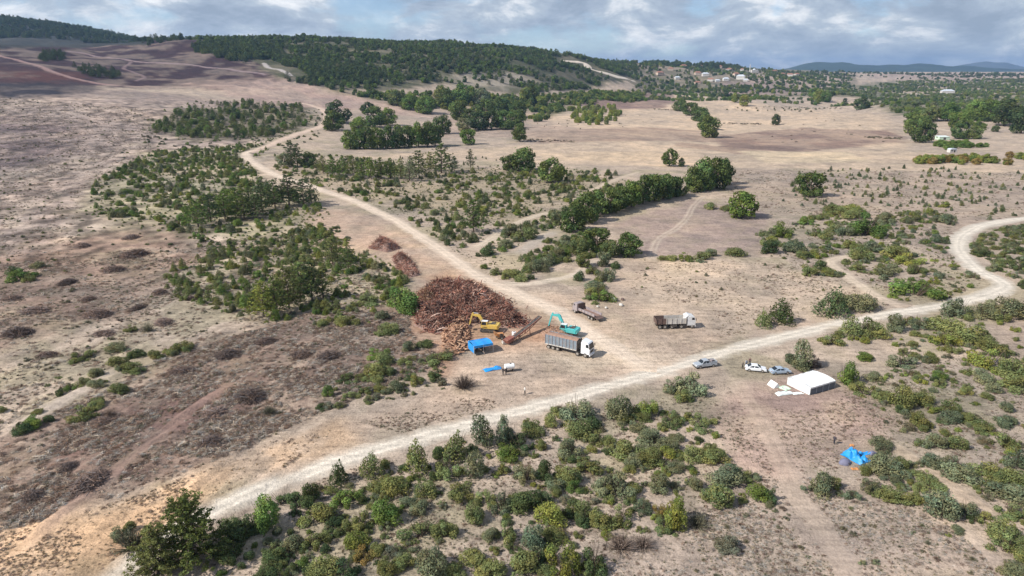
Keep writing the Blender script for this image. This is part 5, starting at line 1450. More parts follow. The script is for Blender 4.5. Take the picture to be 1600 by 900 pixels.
# --- red-oxide conveyor
a0, a1 = at(793, 538), at(843, 513)
dirv = a1 - a0; Lc = float(np.hypot(dirv[0], dirv[1])); rz = math.atan2(dirv[1], dirv[0])
T = root('conveyor', 793, 538, rz, 'long rust-red inclined conveyor beside the turquoise excavator', 'conveyor')
zt = 3.1
for s in (-1, 1):
    MB().bar((0, s * .5, .45), (Lc, s * .5, zt), .12, .34).build('side_rail', M['redoxide'], T)
    MB().bar((.6, s * .5, .12), (Lc * .55, s * .5, 1.1), .1).bar((Lc * .55, s * .5, 1.1), (Lc * .93, s * .5, zt - .35), .1).build('lower_chord', M['redoxide'], T)
    br = MB()
    for k in range(9):
        x = Lc * (.1 + .09 * k); zl = .12 + (x - .6) * (1.0 / (Lc * .55 - .6)) if x < Lc * .55 else 1.1 + (x - Lc * .55) / (Lc * .38) * (zt - 1.45)
        zu = .45 + (zt - .45) * x / Lc
        if zu - zl > .15: br.bar((x, s * .5, zl), (x + Lc * .05, s * .5, .45 + (zt - .45) * (x / Lc + .05)), .06)
    br.build('lattice_brace', M['redoxide'], T)
    MB().bar((Lc * .62, s * .75, 0), (Lc * .62, s * .5, 1.9), .12).build('leg', M['redoxide'], T)
MB().bar((0, 0, .55), (Lc, 0, zt + .1), .86, .06).build('belt', M['dark'], T)
MB().cyl((0, 0, .5), .22, 1.0, 'y', 12).build('tail_drum', M['dark'], T)
MB().cyl((Lc, 0, zt + .02), .22, 1.0, 'y', 12).build('head_drum', M['dark'], T)
MB().prism([(-.5, .5), (1.4, .8), (1.8, 1.6), (-.9, 1.3)], -.75, .75).build('hopper', M['redoxide'], T)
# --- orange chipper
T = root('wood_chipper', 782, 529, R(10), 'small orange wood chipper with a dark wheel near the conveyor foot', 'machine')
MB().box((0, 0, 1.0), (1.5, 1.0, .9)).build('housing', M['orange'], T, .05)
MB().prism([(-1.5, 1.2), (-.75, .8), (-.75, 1.45), (-1.6, 1.9)], -.6, .6).build('feed_hopper', M['orange'], T)
MB().bar((.7, 0, 1.4), (1.3, 0, 2.1), .35).build('discharge_chute', M['rust'], T)
MB().cyl((.1, -.58, 1.05), .45, .14, 'y', 14).build('flywheel', M['dark'], T)
MB().box((0, 0, .48), (2.3, .7, .14)).build('frame', M['dark'], T)
for s in (-1, 1): wheel(T, .2, s * .75, .38, .22)
T = root('water_drum', 803, 526, 0, 'white plastic drum standing beside the conveyor', 'drum')
MB().cyl((0, 0, .62), .5, 1.24, 'z', 18).build('barrel', M['canvas'], T, .06)
MB().cyl((0, 0, 1.27), .2, .1, 'z', 12).build('lid', M['dark'], T)
T = root('tool_crate', 789, 537, R(20), 'low pale crate on the ground at the conveyor foot', 'crate')
for k in range(4): MB().box((0, -.42 + .28 * k, .62), (1.3, .24, .05)).build('slat', M['cream'], T)
for s in (-1, 1): MB().box((0, s * .5, .34), (1.3, .05, .5)).build('side', M['cream'], T)
for s in (-1, 1): MB().box((s * .63, 0, .34), (.05, .95, .5)).build('end', M['cream'], T)

# --- sheets and tents
def sheet(name, u, v, rz, sx_, sy_, h, mat, label, cat, seed, n=22, sc=.9):
    p = at(u, v)
    X, Y = np.meshgrid(np.linspace(-.5, .5, n), np.linspace(-.5, .5, n), indexing='ij')
    ang = np.arctan2(Y, X); rag = 1 + .25 * (vnoise(np.cos(ang) * 2 + 5, np.sin(ang) * 2 + seed, seed) - .5)
    Xw, Yw = X * sx_ * rag, Y * sy_ * rag
    edge = np.clip((0.5 - np.maximum(np.abs(X), np.abs(Y))) * 6, 0, 1)
    Z = .05 + h * edge * np.abs(fbm(Xw.ravel() * sc + seed, Yw.ravel() * sc, 4, seed).reshape(X.shape) - .25) * 1.7
    a, b = np.meshgrid(np.arange(n - 1), np.arange(n - 1), indexing='ij')
    F = np.stack([a * n + b, (a + 1) * n + b, (a + 1) * n + b + 1, a * n + b + 1], -1).reshape(-1, 4)
    o = link_obj(name, mesh_np(name, np.stack([Xw.ravel(), Yw.ravel(), Z.ravel()], 1), F, [M[mat]], False))
    so = o.modifiers.new('cloth', 'SOLIDIFY'); so.thickness = .02
    o.location = p; o.rotation_euler = (0, 0, rz)
    return tag(o, label, cat)
# blue canopy on poles
pf, pr = at(740, 553), at(767, 548)
rz = math.atan2(pr[1] - pf[1], pr[0] - pf[0]); p = at(751, 551)
T = root('canopy', 751, 549, rz, 'bright blue tarpaulin canopy on thin poles beside the split log heap', 'canopy')
cw, cd, ch = 4.7, 3.6, 2.35
n = 14
X, Y = np.meshgrid(np.linspace(-cw / 2, cw / 2, n), np.linspace(-cd / 2, cd / 2, n), indexing='ij')
Z = ch + .28 * (1 - np.abs(Y) / (cd / 2)) - .10 * np.sin((X / cw + .5) * math.pi * 2) ** 2 + .06 * (vnoise(X.ravel() * 2, Y.ravel() * 2, 4).reshape(X.shape) - .5)
a, b = np.meshgrid(np.arange(n - 1), np.arange(n - 1), indexing='ij')
o = link_obj('roof_sheet', mesh_np('roof_sheet', np.stack([X.ravel(), Y.ravel(), Z.ravel()], 1), np.stack([a * n + b, (a + 1) * n + b, (a + 1) * n + b + 1, a * n + b + 1], -1).reshape(-1, 4), [M['blue']], True), T)
MB().box((0, -cd / 2 - .02, ch - .28), (cw, .03, .55)).build('front_valance', M['blue'], T)
MB().box((-cw / 2 - .02, 0, ch - .9), (.03, cd, 1.8)).build('side_sheet', M['blue'], T)
MB().box((0, cd / 2 + .02, ch - 1.0), (cw, .03, 2.0)).build('back_sheet', M['blue'], T)
for sx_ in (-1, 0, 1):
    for s in (-1, 1):
        MB().cyl((sx_ * cw / 2, s * cd / 2, ch / 2), .05, ch, 'z', 8).build('pole', M['pole'], T)
MB().box((0, .2, .72), (2.2, .8, .06)).box((-.95, .2, .36), (.06, .7, .7)).box((.95, .2, .36), (.06, .7, .7)).build('table', M['rust'], T)
# white marquee
A, B, D = at(1234, 604), at(1273, 593), at(1260, 614)
vx, vy = B - A, D - A
rz = math.atan2(vx[1], vx[0]); tl, tw = float(np.hypot(*vx[:2])), float(np.hypot(*vy[:2]))
cpt = (A + B) / 2 + vy / 2
T = empty('marquee', (cpt[0], cpt[1], float(height(cpt[0], cpt[1]))), rz)
tag(T, 'large white canvas marquee with one side wall painted as shaded', 'tent')
tl, tw, th_ = max(7.0, tl), max(5.6, tw), 1.7
n = 15
prof = []
for k in range(n):
    s = -1 + 2 * k / (n - 1)
    prof.append((s * tw / 2, th_ + .30 * math.cos(s * math.pi / 2) ** .8))
V = []; F = []
m_ = 23
for i in range(m_):
    x = -tl / 2 + tl * i / (m_ - 1)
    for (y, z) in prof: V.append((x, y, z - .05 * (1 - math.cos(i * math.pi * 2 / 5.5)) + .10 * (float(vnoise(np.array([x * 1.1 + 3]), np.array([y * 1.1]), 6)[0]) - .5)))
for i in range(m_ - 1):
    for k in range(n - 1): F.append((i * n + k, (i + 1) * n + k, (i + 1) * n + k + 1, i * n + k + 1))
link_obj('roof_sheet', mesh_np('roof_sheet', V, F, [M['canvas']], True), T)
for s, mat in ((-1, 'canvasshade'), (1, 'canvas')):  # first wall takes the darker canvas as painted shade
    for k in range(4):
        a = -tl / 2 + tl * k / 4
        MB().box((a + tl / 8, s * (tw / 2 - .02), th_ / 2), (tl / 4 - .04, .04, th_ - .05)).build('side_wall', M[mat], T)
for s in (-1, 1):
    V = [(s * (tl / 2 - .03), y, z - .05) for y, z in prof] + [(s * (tl / 2 - .03), prof[-1][0], .02), (s * (tl / 2 - .03), prof[0][0], .02)]
    MB().add(V, [tuple(range(len(V)))]).build('end_wall', M['canvas'], T)
for sx_ in np.linspace(-1, 1, 5):
    for s in (-1, 1): MB().cyl((sx_ * (tl / 2 - .06), s * (tw / 2 + .03), th_ / 2), .04, th_, 'z', 8).build('pole', M['pole'], T)
MB().box((0, -tw / 2 - .03, th_ - .12), (tl, .03, .3)).build('valance', M['canvas'], T)
sheet('plastic_sheet', 1226, 615, R(15), 3.6, 1.5, .5, 'plastic', 'crumpled white plastic sheet in front of the marquee', 'sheet', 3)
sheet('plastic_sheet', 1226, 607, R(30), 1.7, 1.8, .5, 'palegreen', 'pale green sheet heaped beside the marquee end', 'sheet', 8)
sheet('plastic_sheet', 1246, 615, R(10), 2.4, .9, .25, 'plastic', 'thin strip of pale sheeting under the marquee corner', 'sheet', 12)
T = root('pup_tent', 1209, 603, R(20), 'tiny white ridge tent between the blue-grey car and the sheets', 'tent')
MB().prism([(-.9, 0), (0, 1.0), (.9, 0)], -1.0, 1.0).build('canopy_sheet', M['canvas'], T)
MB().cyl((0, -1.03, .5), .03, 1.0, 'z', 6).build('pole', M['pole'], T)
sheet('blue_tarp', 769, 577, R(25), 4.0, 1.6, .5, 'blue', 'flat blue tarp spread on bare soil below the canopy', 'tarpaulin', 21)
sheet('blue_tarp', 1337, 716, R(-60), 4.2, 2.6, 1.7, 'blue', 'tall crumpled bright blue tarpaulin heap among grey bushes', 'tarpaulin', 33, 28, 1.1)
sheet('blue_tarp', 1351, 709, R(8), 2.6, .9, .7, 'blue', 'narrow blue tarpaulin strip trailing off the crumpled heap', 'tarpaulin', 37)
sheet('violet_sheet', 1363, 709, R(20), 1.5, .9, .5, 'violet', 'faded violet cloth beside the blue tarpaulin strip', 'cloth', 41)
sheet('orange_cloth', 1336, 733, R(0), 1.2, .7, .3, 'orange', 'small orange cloth in front of the tarpaulin heap', 'cloth', 43)
sheet('orange_cloth', 1331, 697, R(0), .8, .5, .3, 'orange', 'tiny orange rag behind the tarpaulin heap', 'cloth', 47)
# dome tent
p = at(1320, 724)
V, F = [], []
for i in range(7):
    e = i / 6 * math.pi / 2
    for k in range(16):
        a = k / 16 * 2 * math.pi; q = 1 + .05 * math.cos(4 * a)
        V.append((math.cos(a) * math.cos(e) * 1.0 * q, math.sin(a) * math.cos(e) * .8 * q, math.sin(e) * .85))
for i in range(6):
    for k in range(16): F.append((i * 16 + k, i * 16 + (k + 1) % 16, (i + 1) * 16 + (k + 1) % 16, (i + 1) * 16 + k))
T = empty('dome_tent', p, R(10)); tag(T, 'small violet-grey dome tent beside the blue tarpaulin heap', 'tent')
link_obj('shell', mesh_np('shell', V, F, [M['violet']], True), T)
MB().add([(-.1, -.84, .05), (.5, -.74, .05), (.15, -.66, .6)], [(0, 1, 2)]).build('door_flap', M['dark'], T)
# white tank on legs with two people
T = root('water_tank', 796, 580, R(15), 'white rounded water tank on a low stand beside the flat blue tarp', 'tank')
tk = MB().cyl((0, 0, 1.15), .62, 2.1, 'x', 18).build('vessel', M['canvas'], T, .15)
for s in (-1, 1): MB().box((s * .7, 0, .32), (.12, 1.0, .64)).build('stand', M['dark'], T)
MB().cyl((.2, 0, 1.82), .18, .12, 'z', 12).build('filler_cap', M['dark'], T)

# --- cars
def car(u, v, rz, mat, label, kind='sedan'):
    T = root('pickup' if kind == 'pickup' else 'car', u, v, rz, label, 'pickup' if kind == 'pickup' else 'car')
    if kind == 'sedan':
        low = [(-2.15, .32), (2.15, .32), (2.2, .55), (2.1, .74), (1.05, .92), (-1.35, .98), (-2.1, .93), (-2.2, .6)]
        top = [(1.1, .90), (.35, 1.40), (-.85, 1.43), (-1.75, .95)]
    else:
        low = [(-2.55, .45), (2.5, .45), (2.55, .75), (2.45, 1.0), (1.25, 1.12), (-2.55, 1.12)]
        top = [(1.3, 1.1), (.65, 1.72), (-.55, 1.75), (-.75, 1.1)]
    Wd = 1.78
    body = MB().prism(low, -Wd / 2, Wd / 2, lambda x, z: .05 if z > .85 else 0).build('body', mat, T, .07)
    cabn = MB().prism(top, -Wd / 2 + .08, Wd / 2 - .08, lambda x, z: .13 if z > 1.2 else 0).build('cabin', mat, T, .04)
    (x0, z0), (x1, z1), (x2, z2), (x3, z3) = top
    y0, y1 = Wd / 2 - .16, Wd / 2 - .28
    def lerp(a, b, t): return a + (b - a) * t
    def pane(nm, xa, za, xb, zb, off):
        d = Vector((zb - za, 0, -(xb - xa))).normalized() * off
        q = [(lerp(xa, xb, .12) + d.x, -y0, lerp(za, zb, .12) + d.z), (lerp(xa, xb, .12) + d.x, y0, lerp(za, zb, .12) + d.z), (lerp(xa, xb, .92) + d.x, y1, lerp(za, zb, .92) + d.z), (lerp(xa, xb, .92) + d.x, -y1, lerp(za, zb, .92) + d.z)]
        MB().add(q, [(0, 1, 2, 3)]).build(nm, M['glass'], cabn)
    pane('windscreen', x0, z0, x1, z1, .045); pane('rear_window', x3, z3, x2, z2, -.045)
    for s in (-1, 1):
        for (ta, tb) in ((.10, .47), (.53, .90)):
            lo_a, lo_b = lerp(x0, x3, ta), lerp(x0, x3, tb); hi_a, hi_b = lerp(x1, x2, max(0, ta - .02)), lerp(x1, x2, min(1, tb + .02))
            ya, yb = s * (Wd / 2 - .068), s * (Wd / 2 - .185)
            MB().add([(lo_a - .06, ya, z0 + .09), (lo_b + .06, ya, z0 + .09), (hi_b, yb, z1 - .07), (hi_a, yb, z1 - .07)], [(0, 1, 2, 3)]).build('side_window', M['glass'], cabn)
        MB().box((x0 - .15, s * (Wd / 2 + .06), z0 + .12), (.14, .2, .13)).build('mirror', mat, T)
        fx = low[2][0]
        MB().box((fx - .06, s * .62, low[2][1] + .08), (.14, .36, .14)).build('headlight', M['lamp'], T)
        MB().box((low[-1][0] + (0.02 if kind == 'sedan' else -.0), s * .66, .82), (.1, .26, .16)).build('tail_light', M['redoxide'], T)
        for x in ((1.35, -1.35) if kind == 'sedan' else (1.6, -1.6)): wheel(T, x, s * .78, .33 if kind == 'sedan' else .38, .22)
    MB().box((low[2][0] - .02, 0, .42), (.14, 1.7, .2)).build('bumper', M['dark'] if kind == 'pickup' else mat, T)
    if kind == 'pickup':
        MB().box((-1.66, 0, 1.14), (1.66, 1.46, .04)).build('bed_floor', M['dark'], T)
        for s in (-1, 1): MB().box((-1.68, s * .82, 1.25), (1.74, .07, .26)).build('bed_side', mat, T)
        MB().box((-2.53, 0, 1.25), (.06, 1.6, .26)).build('tailgate', mat, T)
        ld = MB().box((-1.5, .2, 1.4), (.8, .6, .45), (0, 0, .3)).build('bed_box', M['mauve'], T)
    return T
car(1180, 579, heading(1164, 578, 1194, 581)[0], M['carwhite'], 'white saloon car parked at the track edge beside three people')
car(1218, 583, heading(1204, 584, 1232, 583)[0], M['bluegrey'], 'blue-grey saloon car between the white car and the marquee')
car(1101, 573, heading(1118, 571, 1088, 575)[0], M['silver'], 'silver pickup with a loaded bed at the road edge', 'pickup')
# --- people
def person(u, v, face, top, legs, label, group=None, step=.10):
    p = at(u, v)
    Vp = [(0, 0, .95), (0, 0, 1.2), (0, 0, 1.42), (0, 0, 1.52), (.02, 0, 1.64), (.03, 0, 1.74),
          (0, .10, .88), (step, .11, .48), (step * .8, .11, .08), (step * .8 + .14, .11, .04),
          (0, -.10, .88), (-step, -.11, .48), (-step * 1.4, -.11, .08), (-step * 1.4 + .14, -.11, .04),
          (0, .20, 1.40), (.03, .27, 1.13), (.12, .25, .90), (.16, .24, .82), (0, -.20, 1.40), (.02, -.27, 1.13), (.08, -.26, .90), (.11, -.25, .82)]
    E = [(0, 1), (1, 2), (2, 3), (3, 4), (4, 5), (0, 6), (6, 7), (7, 8), (8, 9), (0, 10), (10, 11), (11, 12), (12, 13), (2, 14), (14, 15), (15, 16), (16, 17), (2, 18), (18, 19), (19, 20), (20, 21)]
    rad = [.15, .15, .15, .06, .095, .08, .10, .075, .05, .04, .10, .075, .05, .04, .075, .05, .038, .035, .075, .05, .038, .035]
    me = bpy.data.meshes.new('person'); me.from_pydata(Vp, E, []); 
    o = link_obj('person', me); o.location = p; o.rotation_euler = (0, 0, face)
    sk = o.modifiers.new('skin', 'SKIN')
    for i, r in enumerate(rad): me.skin_vertices[0].data[i].radius = (r, r * (1.25 if i in (1, 2, 0) else 1))
    me.skin_vertices[0].data[0].use_root = True
    o.modifiers.new('sub', 'SUBSURF').levels = 1; o.modifiers['sub'].render_levels = 1
    m, t = new_mat('clothes_and_skin')
    tcn = N(t, 'ShaderNodeTexCoord'); sp = N(t, 'ShaderNodeSeparateXYZ'); link(t, tcn.outputs['Object'], sp.inputs[0])
    c = ramp(t, mathn(t, 'DIVIDE', sp.outputs[2], 2.0), [(0.0, (.03, .025, .02)), (.05, legs), (.47, top), (.755, (.38, .24, .17)), (.85, (.03, .02, .015))], 'CONSTANT')
    b = N(t, 'ShaderNodeBsdfPrincipled'); b.inputs['Roughness'].default_value = .85; link(t, c, b.inputs['Base Color'])
    oo = N(t, 'ShaderNodeOutputMaterial'); link(t, b.outputs[0], oo.inputs[0])
    me.materials.append(m)
    return tag(o, label, 'person', group)
person(820, 616, R(200), (.62, .6, .55), (.03, .03, .035), 'person in pale top and dark trousers standing alone below the trucks', 'people on the site', .14)
person(786, 586, R(60), (.045, .04, .045), (.02, .02, .025), 'person in dark clothes in front of the white tank, nearer the tarp', 'people on the site')
person(790.5, 586, R(100), (.03, .028, .03), (.015, .015, .02), 'person in black beside the white tank', 'people on the site')
person(1160, 576, R(-20), (.05, .03, .03), (.02, .02, .02), 'person in black at the rear of the white car', 'people by the white car')
person(1165.5, 573, R(-60), (.36, .38, .42), (.10, .10, .13), 'person in light grey top behind the white car boot', 'people by the white car')
person(1171, 570, R(-100), (.16, .09, .08), (.04, .04, .05), 'person in dark red top standing behind the white car', 'people by the white car')
person(1303, 694, R(40), (.06, .05, .06), (.03, .03, .04), 'lone person in dark clothes on bare ground left of the tarpaulin heap', 'people on the site')

# --- piles of stumps, roots and brush
def pile(name, px, hmax, n_sticks, cols, label, cat, seed, mat='earth', length=(.8, 2.4), r=.11, lobes=None, rough=1.0):
    poly = poly_world(px); g = np.random.default_rng(seed)
    xs = [p[0] for p in poly]; ys = [p[1] for p in poly]
    cx, cy = np.mean(xs), np.mean(ys); cz = float(height(cx, cy))
    E = empty(name, (cx, cy, cz)); tag(E, label, cat)
    st = .55
    LB = [(*at(u_, v_)[:2], h_, s_) for u_, v_, h_, s_ in (lobes or [])]
    gx, gy = np.meshgrid(np.arange(min(xs) - 1, max(xs) + 1, st), np.arange(min(ys) - 1, max(ys) + 1, st), indexing='ij')
    def hh(x, y):
        sd = seg_dist(x, y, poly, True) * np.where(inside(x, y, poly), 1, -1)
        lump = .02 + 1.75 * fbm(x / 5.5, y / 5.5, 2, seed) + .35 * rough * (fbm(x / 1.2, y / 1.2, 2, seed + 5) - .5)
        if lobes:
            q = 0
            for lx, ly, lh, ls in LB:
                q = np.maximum(q, lh * np.exp(-((x - lx) ** 2 + (y - ly) ** 2) / (2 * ls * ls)))
            q = q * (.6 + .8 * fbm(x / 3.2, y / 3.2, 3, seed)) + .5 * rough * (fbm(x / 1.2, y / 1.2, 2, seed + 5) - .4)
            return np.maximum(q, 0) * smooth(-.8, 2.5, sd + (fbm(x / 2.5, y / 2.5, 2, seed + 9) - .5) * 2.6), sd
        return hmax * smooth(-.6, 6.0 if hmax > 2 else 2.6, sd + (fbm(x / 2.5, y / 2.5, 2, seed + 9) - .5) * 1.6) * lump, sd
    h, sd = hh(gx.ravel(), gy.ravel())
    z = height(gx.ravel(), gy.ravel()) + np.where(sd > -.8, h - .05, -.6)
    nx, ny = gx.shape
    a, b = np.meshgrid(np.arange(nx - 1), np.arange(ny - 1), indexing='ij')
    link_obj('mound', mesh_np('mound', np.stack([gx.ravel() - cx, gy.ravel() - cy, z - cz], 1), np.stack([a * ny + b, (a + 1) * ny + b, (a + 1) * ny + b + 1, a * ny + b + 1], -1).reshape(-1, 4), [M[mat]], True), E)
    P = sample_poly(poly, n_sticks, g)
    fr = g.uniform(0, 1, n_sticks) < .12; P[fr] += g.normal(size=(int(fr.sum()), 2)) * (1.6 if hmax > 2 else .7)
    hp, _ = hh(P[:, 0], P[:, 1])
    P3 = np.stack([P[:, 0] - cx, P[:, 1] - cy, height(P[:, 0], P[:, 1]) + hp - cz + g.uniform(-.1, .45, n_sticks) * rough], 1)
    parts_ = []
    d = g.normal(size=(n_sticks, 3)); d[:, 2] *= .55; d /= np.linalg.norm(d, axis=1)[:, None]
    L = (length[0] + (length[1] - length[0]) * g.beta(1.3, 2.5, n_sticks))[:, None]
    d2 = d + g.normal(size=d.shape) * .5; d2 /= np.linalg.norm(d2, axis=1)[:, None]
    rad = r * g.uniform(.35, 1.5, n_sticks)
    mid_ = P3 + d * L * .5
    v1, f1 = sticks(P3 - d * L * .2, mid_, rad, rad * .75); v2, f2 = sticks(mid_, mid_ + d2 * L * .5, rad * .75, rad * .2)
    cc = np.array(cols)[g.integers(0, len(cols), n_sticks)] * g.uniform(.55, 1.5, n_sticks)[:, None]
    # patches of one kind of wood
    pt = fbm(P[:, 0] / 4, P[:, 1] / 4, 2, seed + 31)[:, None]
    cc = cc * (.35 + 1.3 * pt)
    if lobes:      # a few whole trunks and stump ends among the roots
        bigs = g.uniform(0, 1, n_sticks) < .05
        rad[bigs] *= 2.2; L[bigs] *= 1.5
        v1, f1 = sticks(P3 - d * L * .2, P3 + d * L * .5, rad, rad * .75); v2, f2 = sticks(P3 + d * L * .5, P3 + d * L * .5 + d2 * L * .5, rad * .75, rad * .2)
        cc[bigs] = cc[bigs] * 1.5
    c6 = np.repeat(cc, 6, 0)
    o = link_obj('roots_and_branches', make_mesh('roots_and_branches', [(v1, f1, c6, 0), (v2, f2, c6, 0)], [M_TWIG]), E)
    o['leafcol'] = (1., 1., 1.); o['kind'] = 'stuff'
    return E
RB = [(.30, .145, .10), (.22, .10, .075), (.36, .20, .145), (.13, .068, .052), (.28, .20, .16)]
OR = [(.42, .25, .15), (.34, .19, .12), (.48, .33, .22), (.24, .13, .09)]
pile('stump_pile', [(652,470),(668,448),(700,438),(738,440),(768,456),(795,474),(806,492),(782,500),(752,504),(728,508),(700,518),(672,520),(650,508)], 2.7, 8000, RB, 'huge red-brown pile of uprooted stumps and roots behind the yellow excavator', 'stump pile', 61, lobes=[(702,462,4.0,4.6),(676,490,2.9,3.6),(728,474,3.6,4.2),(694,508,2.0,3.0),(758,482,2.7,3.8),(786,492,1.7,3.0),(664,510,1.6,2.6),(722,496,1.9,3.2)])
pile('root_pile', [(648,470),(662,455),(684,452),(690,470),(668,484)], 3.8, 700, OR, 'orange-brown heap of fresh roots at the end of the huge stump pile', 'root pile', 63, 'chips')
pile('root_pile', [(778,498),(800,494),(822,500),(826,508),(800,513),(776,510)], 1.8, 620, RB, 'low brown root heap between yellow excavator and conveyor', 'root pile', 65)
pile('brush_heap', [(576,388),(590,378),(612,378),(626,388),(606,394)], 1.9, 620, RB, 'dark brown brush heap beside the side road, farther one', 'brush heap', 67, length=(1, 3), r=.07)
pile('brush_heap', [(614,402),(634,402),(648,416),(654,430),(640,434),(622,424)], 1.6, 800, RB, 'reddish brush heap beside the side road, just above the stump pile', 'brush heap', 69, length=(1, 3), r=.07)
pile('chip_mound', [(846,518),(872,512),(900,520),(892,530),(856,530)], 1.2, 260, OR, 'brown heap of bark under the turquoise excavator arm', 'bark heap', 71, 'chips', (.4, 1.2), .06)
# split logs, each a part
lp = poly_world([(694,512),(712,498),(732,502),(736,518),(732,546),(712,556),(696,548),(690,530)])
LX = [p[0] for p in lp]; LYY = [p[1] for p in lp]; lc = (np.mean(LX), np.mean(LYY)); lz = float(height(*lc))
E = empty('log_heap', (lc[0], lc[1], lz)); tag(E, 'orange heap of cut logs next to the blue canopy', 'log heap')
M_LOG = [plain_material('pine_log', (.34, .19, .115), .85, .35, 3), plain_material('pale_log', (.44, .28, .18), .85, .25, 3), plain_material('dark_log', (.17, .095, .065), .9, .3, 3)]
LOGM = [MB().cyl((0, 0, 0), .17, 2.1, 'x', 8, .14).mesh('log', m) for m in M_LOG]
gl = np.random.default_rng(90)
PL_ = sample_poly(lp, 285, gl)
sdl = seg_dist(PL_[:, 0], PL_[:, 1], lp, True)
for (x, y), sd in zip(PL_, sdl):
    o = link_obj('log', LOGM[gl.choice(3, p=[.5, .3, .2])], E)
    top = min(2.1, .15 + sd * .62) * gl.uniform(.35, 1.0)
    o.location = (x - lc[0], y - lc[1], float(height(x, y)) - lz + .12 + top)
    o.rotation_euler = (0, gl.normal() * .35, gl.uniform(0, math.pi)); k = gl.uniform(.6, 1.15); o.scale = (k, gl.uniform(.7, 1.3), gl.uniform(.7, 1.3))
pile('bark_heap', [(700,516),(714,504),(728,506),(731,518),(728,542),(712,550),(700,544),(696,530)], 1.5, 160, OR, 'bark and broken wood filling the middle of the cut log heap', 'bark heap', 93, 'chips', (.5, 1.6), .08)
# brush piles left on the cleared slope
BP = [(129,387,26,12),(205,374,24,10),(210,402,38,15),(178,427,36,15),(105,445,28,14),(52,490,34,13),(138,471,22,13),(152,497,38,18),(215,485,24,13),(28,527,42,20),(162,527,32,13),(255,508,30,15),(283,588,38,22),(355,560,36,16),(392,628,46,30),(335,656,42,24),(160,664,30,20),(415,540,34,18),(512,564,38,18),(140,768,62,38),(50,784,36,20),(105,738,32,18),(330,700,40,22),(470,560,30,14),(20,470,26,12),(75,560,30,13),(250,460,24,11),(300,470,22,10)]
TANG = []
for i in range(4):
    v, f, c = tangle_mesh(880 + i, 420, True, .010, (.15, .55), .45)
    v2, f2, c2 = tangle_mesh(890 + i, 60, True, .022, (.2, .5), .3)
    TANG.append(make_mesh('brush', [(v, f, c, 0), (v2, f2, c2 * .8, 0)], [M_TWIG]))
BPI = []
for i, ((u, v, w, h), (c, wm, hm)) in enumerate(zip(BP, feet(BP))):
    o = link_obj('brush_pile', TANG[i % 4]); o.location = (c[0], c[1], c[2] - .05); o.scale = (wm * 1.1, wm * random.uniform(.7, 1.0), max(.2 * wm, min(hm, .32 * wm)))
    o.rotation_euler = (0, 0, random.uniform(0, 6.28)); o['leafcol'] = random.choice([(.20, .145, .12), (.15, .115, .10), (.25, .185, .155)])
    uu, vv, d_ = project(c)
    BPI.append(dict(u=uu, v=vv, px=w, col='dark brown', st='x', o=o))
label_all(BPI, lambda it: 'brush pile')
for it in BPI:
    it['o']['label'] = it['label'] if len(it['label'].split()) >= 4 else it['label'] + ' on the slope'
    it['o']['category'] = 'brush pile'; it['o']['group'] = 'brush piles on the cleared slope'
# rocks beside the round bush
def rock(u, v, s, label, seed, mat='stone'):
    g = np.random.default_rng(seed)
    V, F = [], []
    for i in range(6):
        e = -math.pi / 2 + i / 5 * math.pi
        for k in range(9):
            a = k / 9 * 2 * math.pi; q = g.uniform(.8, 1.15)
            V.append((math.cos(a) * math.cos(e) * q, math.sin(a) * math.cos(e) * q * .8, math.sin(e) * .65 + .45))
    for i in range(5):
        for k in range(9): F.append((i * 9 + k, i * 9 + (k + 1) % 9, (i + 1) * 9 + (k + 1) % 9, (i + 1) * 9 + k))
    o = link_obj('boulder', mesh_np('boulder', np.array(V) * s, F, [M[mat]])); o.location = at(u, v); o.rotation_euler = (0, 0, g.uniform(0, 6))
    return tag(o, label, 'rock', 'boulders by the round bush')
rock(959, 470, .95, 'white boulder beside the round green bush', 1, 'canvas')
rock(970, 478, .7, 'grey flat boulder, nearest of the rocks by the round bush', 2)
rock(973, 469, .6, 'dark boulder right of the white one', 3, 'rust')
rock(947, 482, .5, 'small pale stone in front of the white boulder', 4)
rock(934, 480, .45, 'small stone left of the others near the flatbed truck', 5)
# concrete marker post in the left scrub
T = root('marker_post', 527, 421, 0, 'thin pale concrete post standing in the left scrub', 'post')
MB().box((0, 0, .9), (.28, .28, 1.8)).build('shaft', M['stone'], T, .03)
MB().box((0, 0, 1.86), (.36, .36, .12)).build('cap', M['stone'], T)
# ------------------------------------------------------------------ village on the far rise
def house(u, v, w, d, h, wall, roof, label, rz=0.0, gable=True, cat='house'):
    p = at(u, v)
    E = empty('house', (p[0], p[1], p[2] - .5), rz); tag(E, label, cat, 'village houses')
    wl = MB().box((0, 0, h / 2), (w, d, h)).build('wall', M[wall], E)
    if gable:
        V = [(-w / 2 - .5, -d / 2 - .5, h), (w / 2 + .5, -d / 2 - .5, h), (w / 2 + .5, d / 2 + .5, h), (-w / 2 - .5, d / 2 + .5, h), (-w / 2 + w * .22, 0, h + d * .3), (w / 2 - w * .22, 0, h + d * .3)]
        rf = MB().add(V, [(0, 1, 5, 4), (2, 3, 4, 5), (1, 2, 5), (3, 0, 4), (3, 2, 1, 0)]).build('roof', M[roof], E)
        MB().box((w * .2, d * .1, h + d * .3), (.8, .8, 1.6)).build('chimney', M['tan'], rf)
    else:
        MB().box((0, 0, h + .15), (w + .6, d + .6, .35)).build('roof', M[roof], E)
    nwin = max(2, int(w / 3.2))
    for k in range(nwin):
        x = -w / 2 + w * (k + .5) / nwin
        MB().box((x, -d / 2 - .02, h * .6), (1.1, .1, 1.3)).build('window', M['shutter'], E)
    MB().box((w * .5 - 1.2, -d / 2 - .03, 1.1), (1.1, .12, 2.1)).build('door', M['rust'], E)
    return E
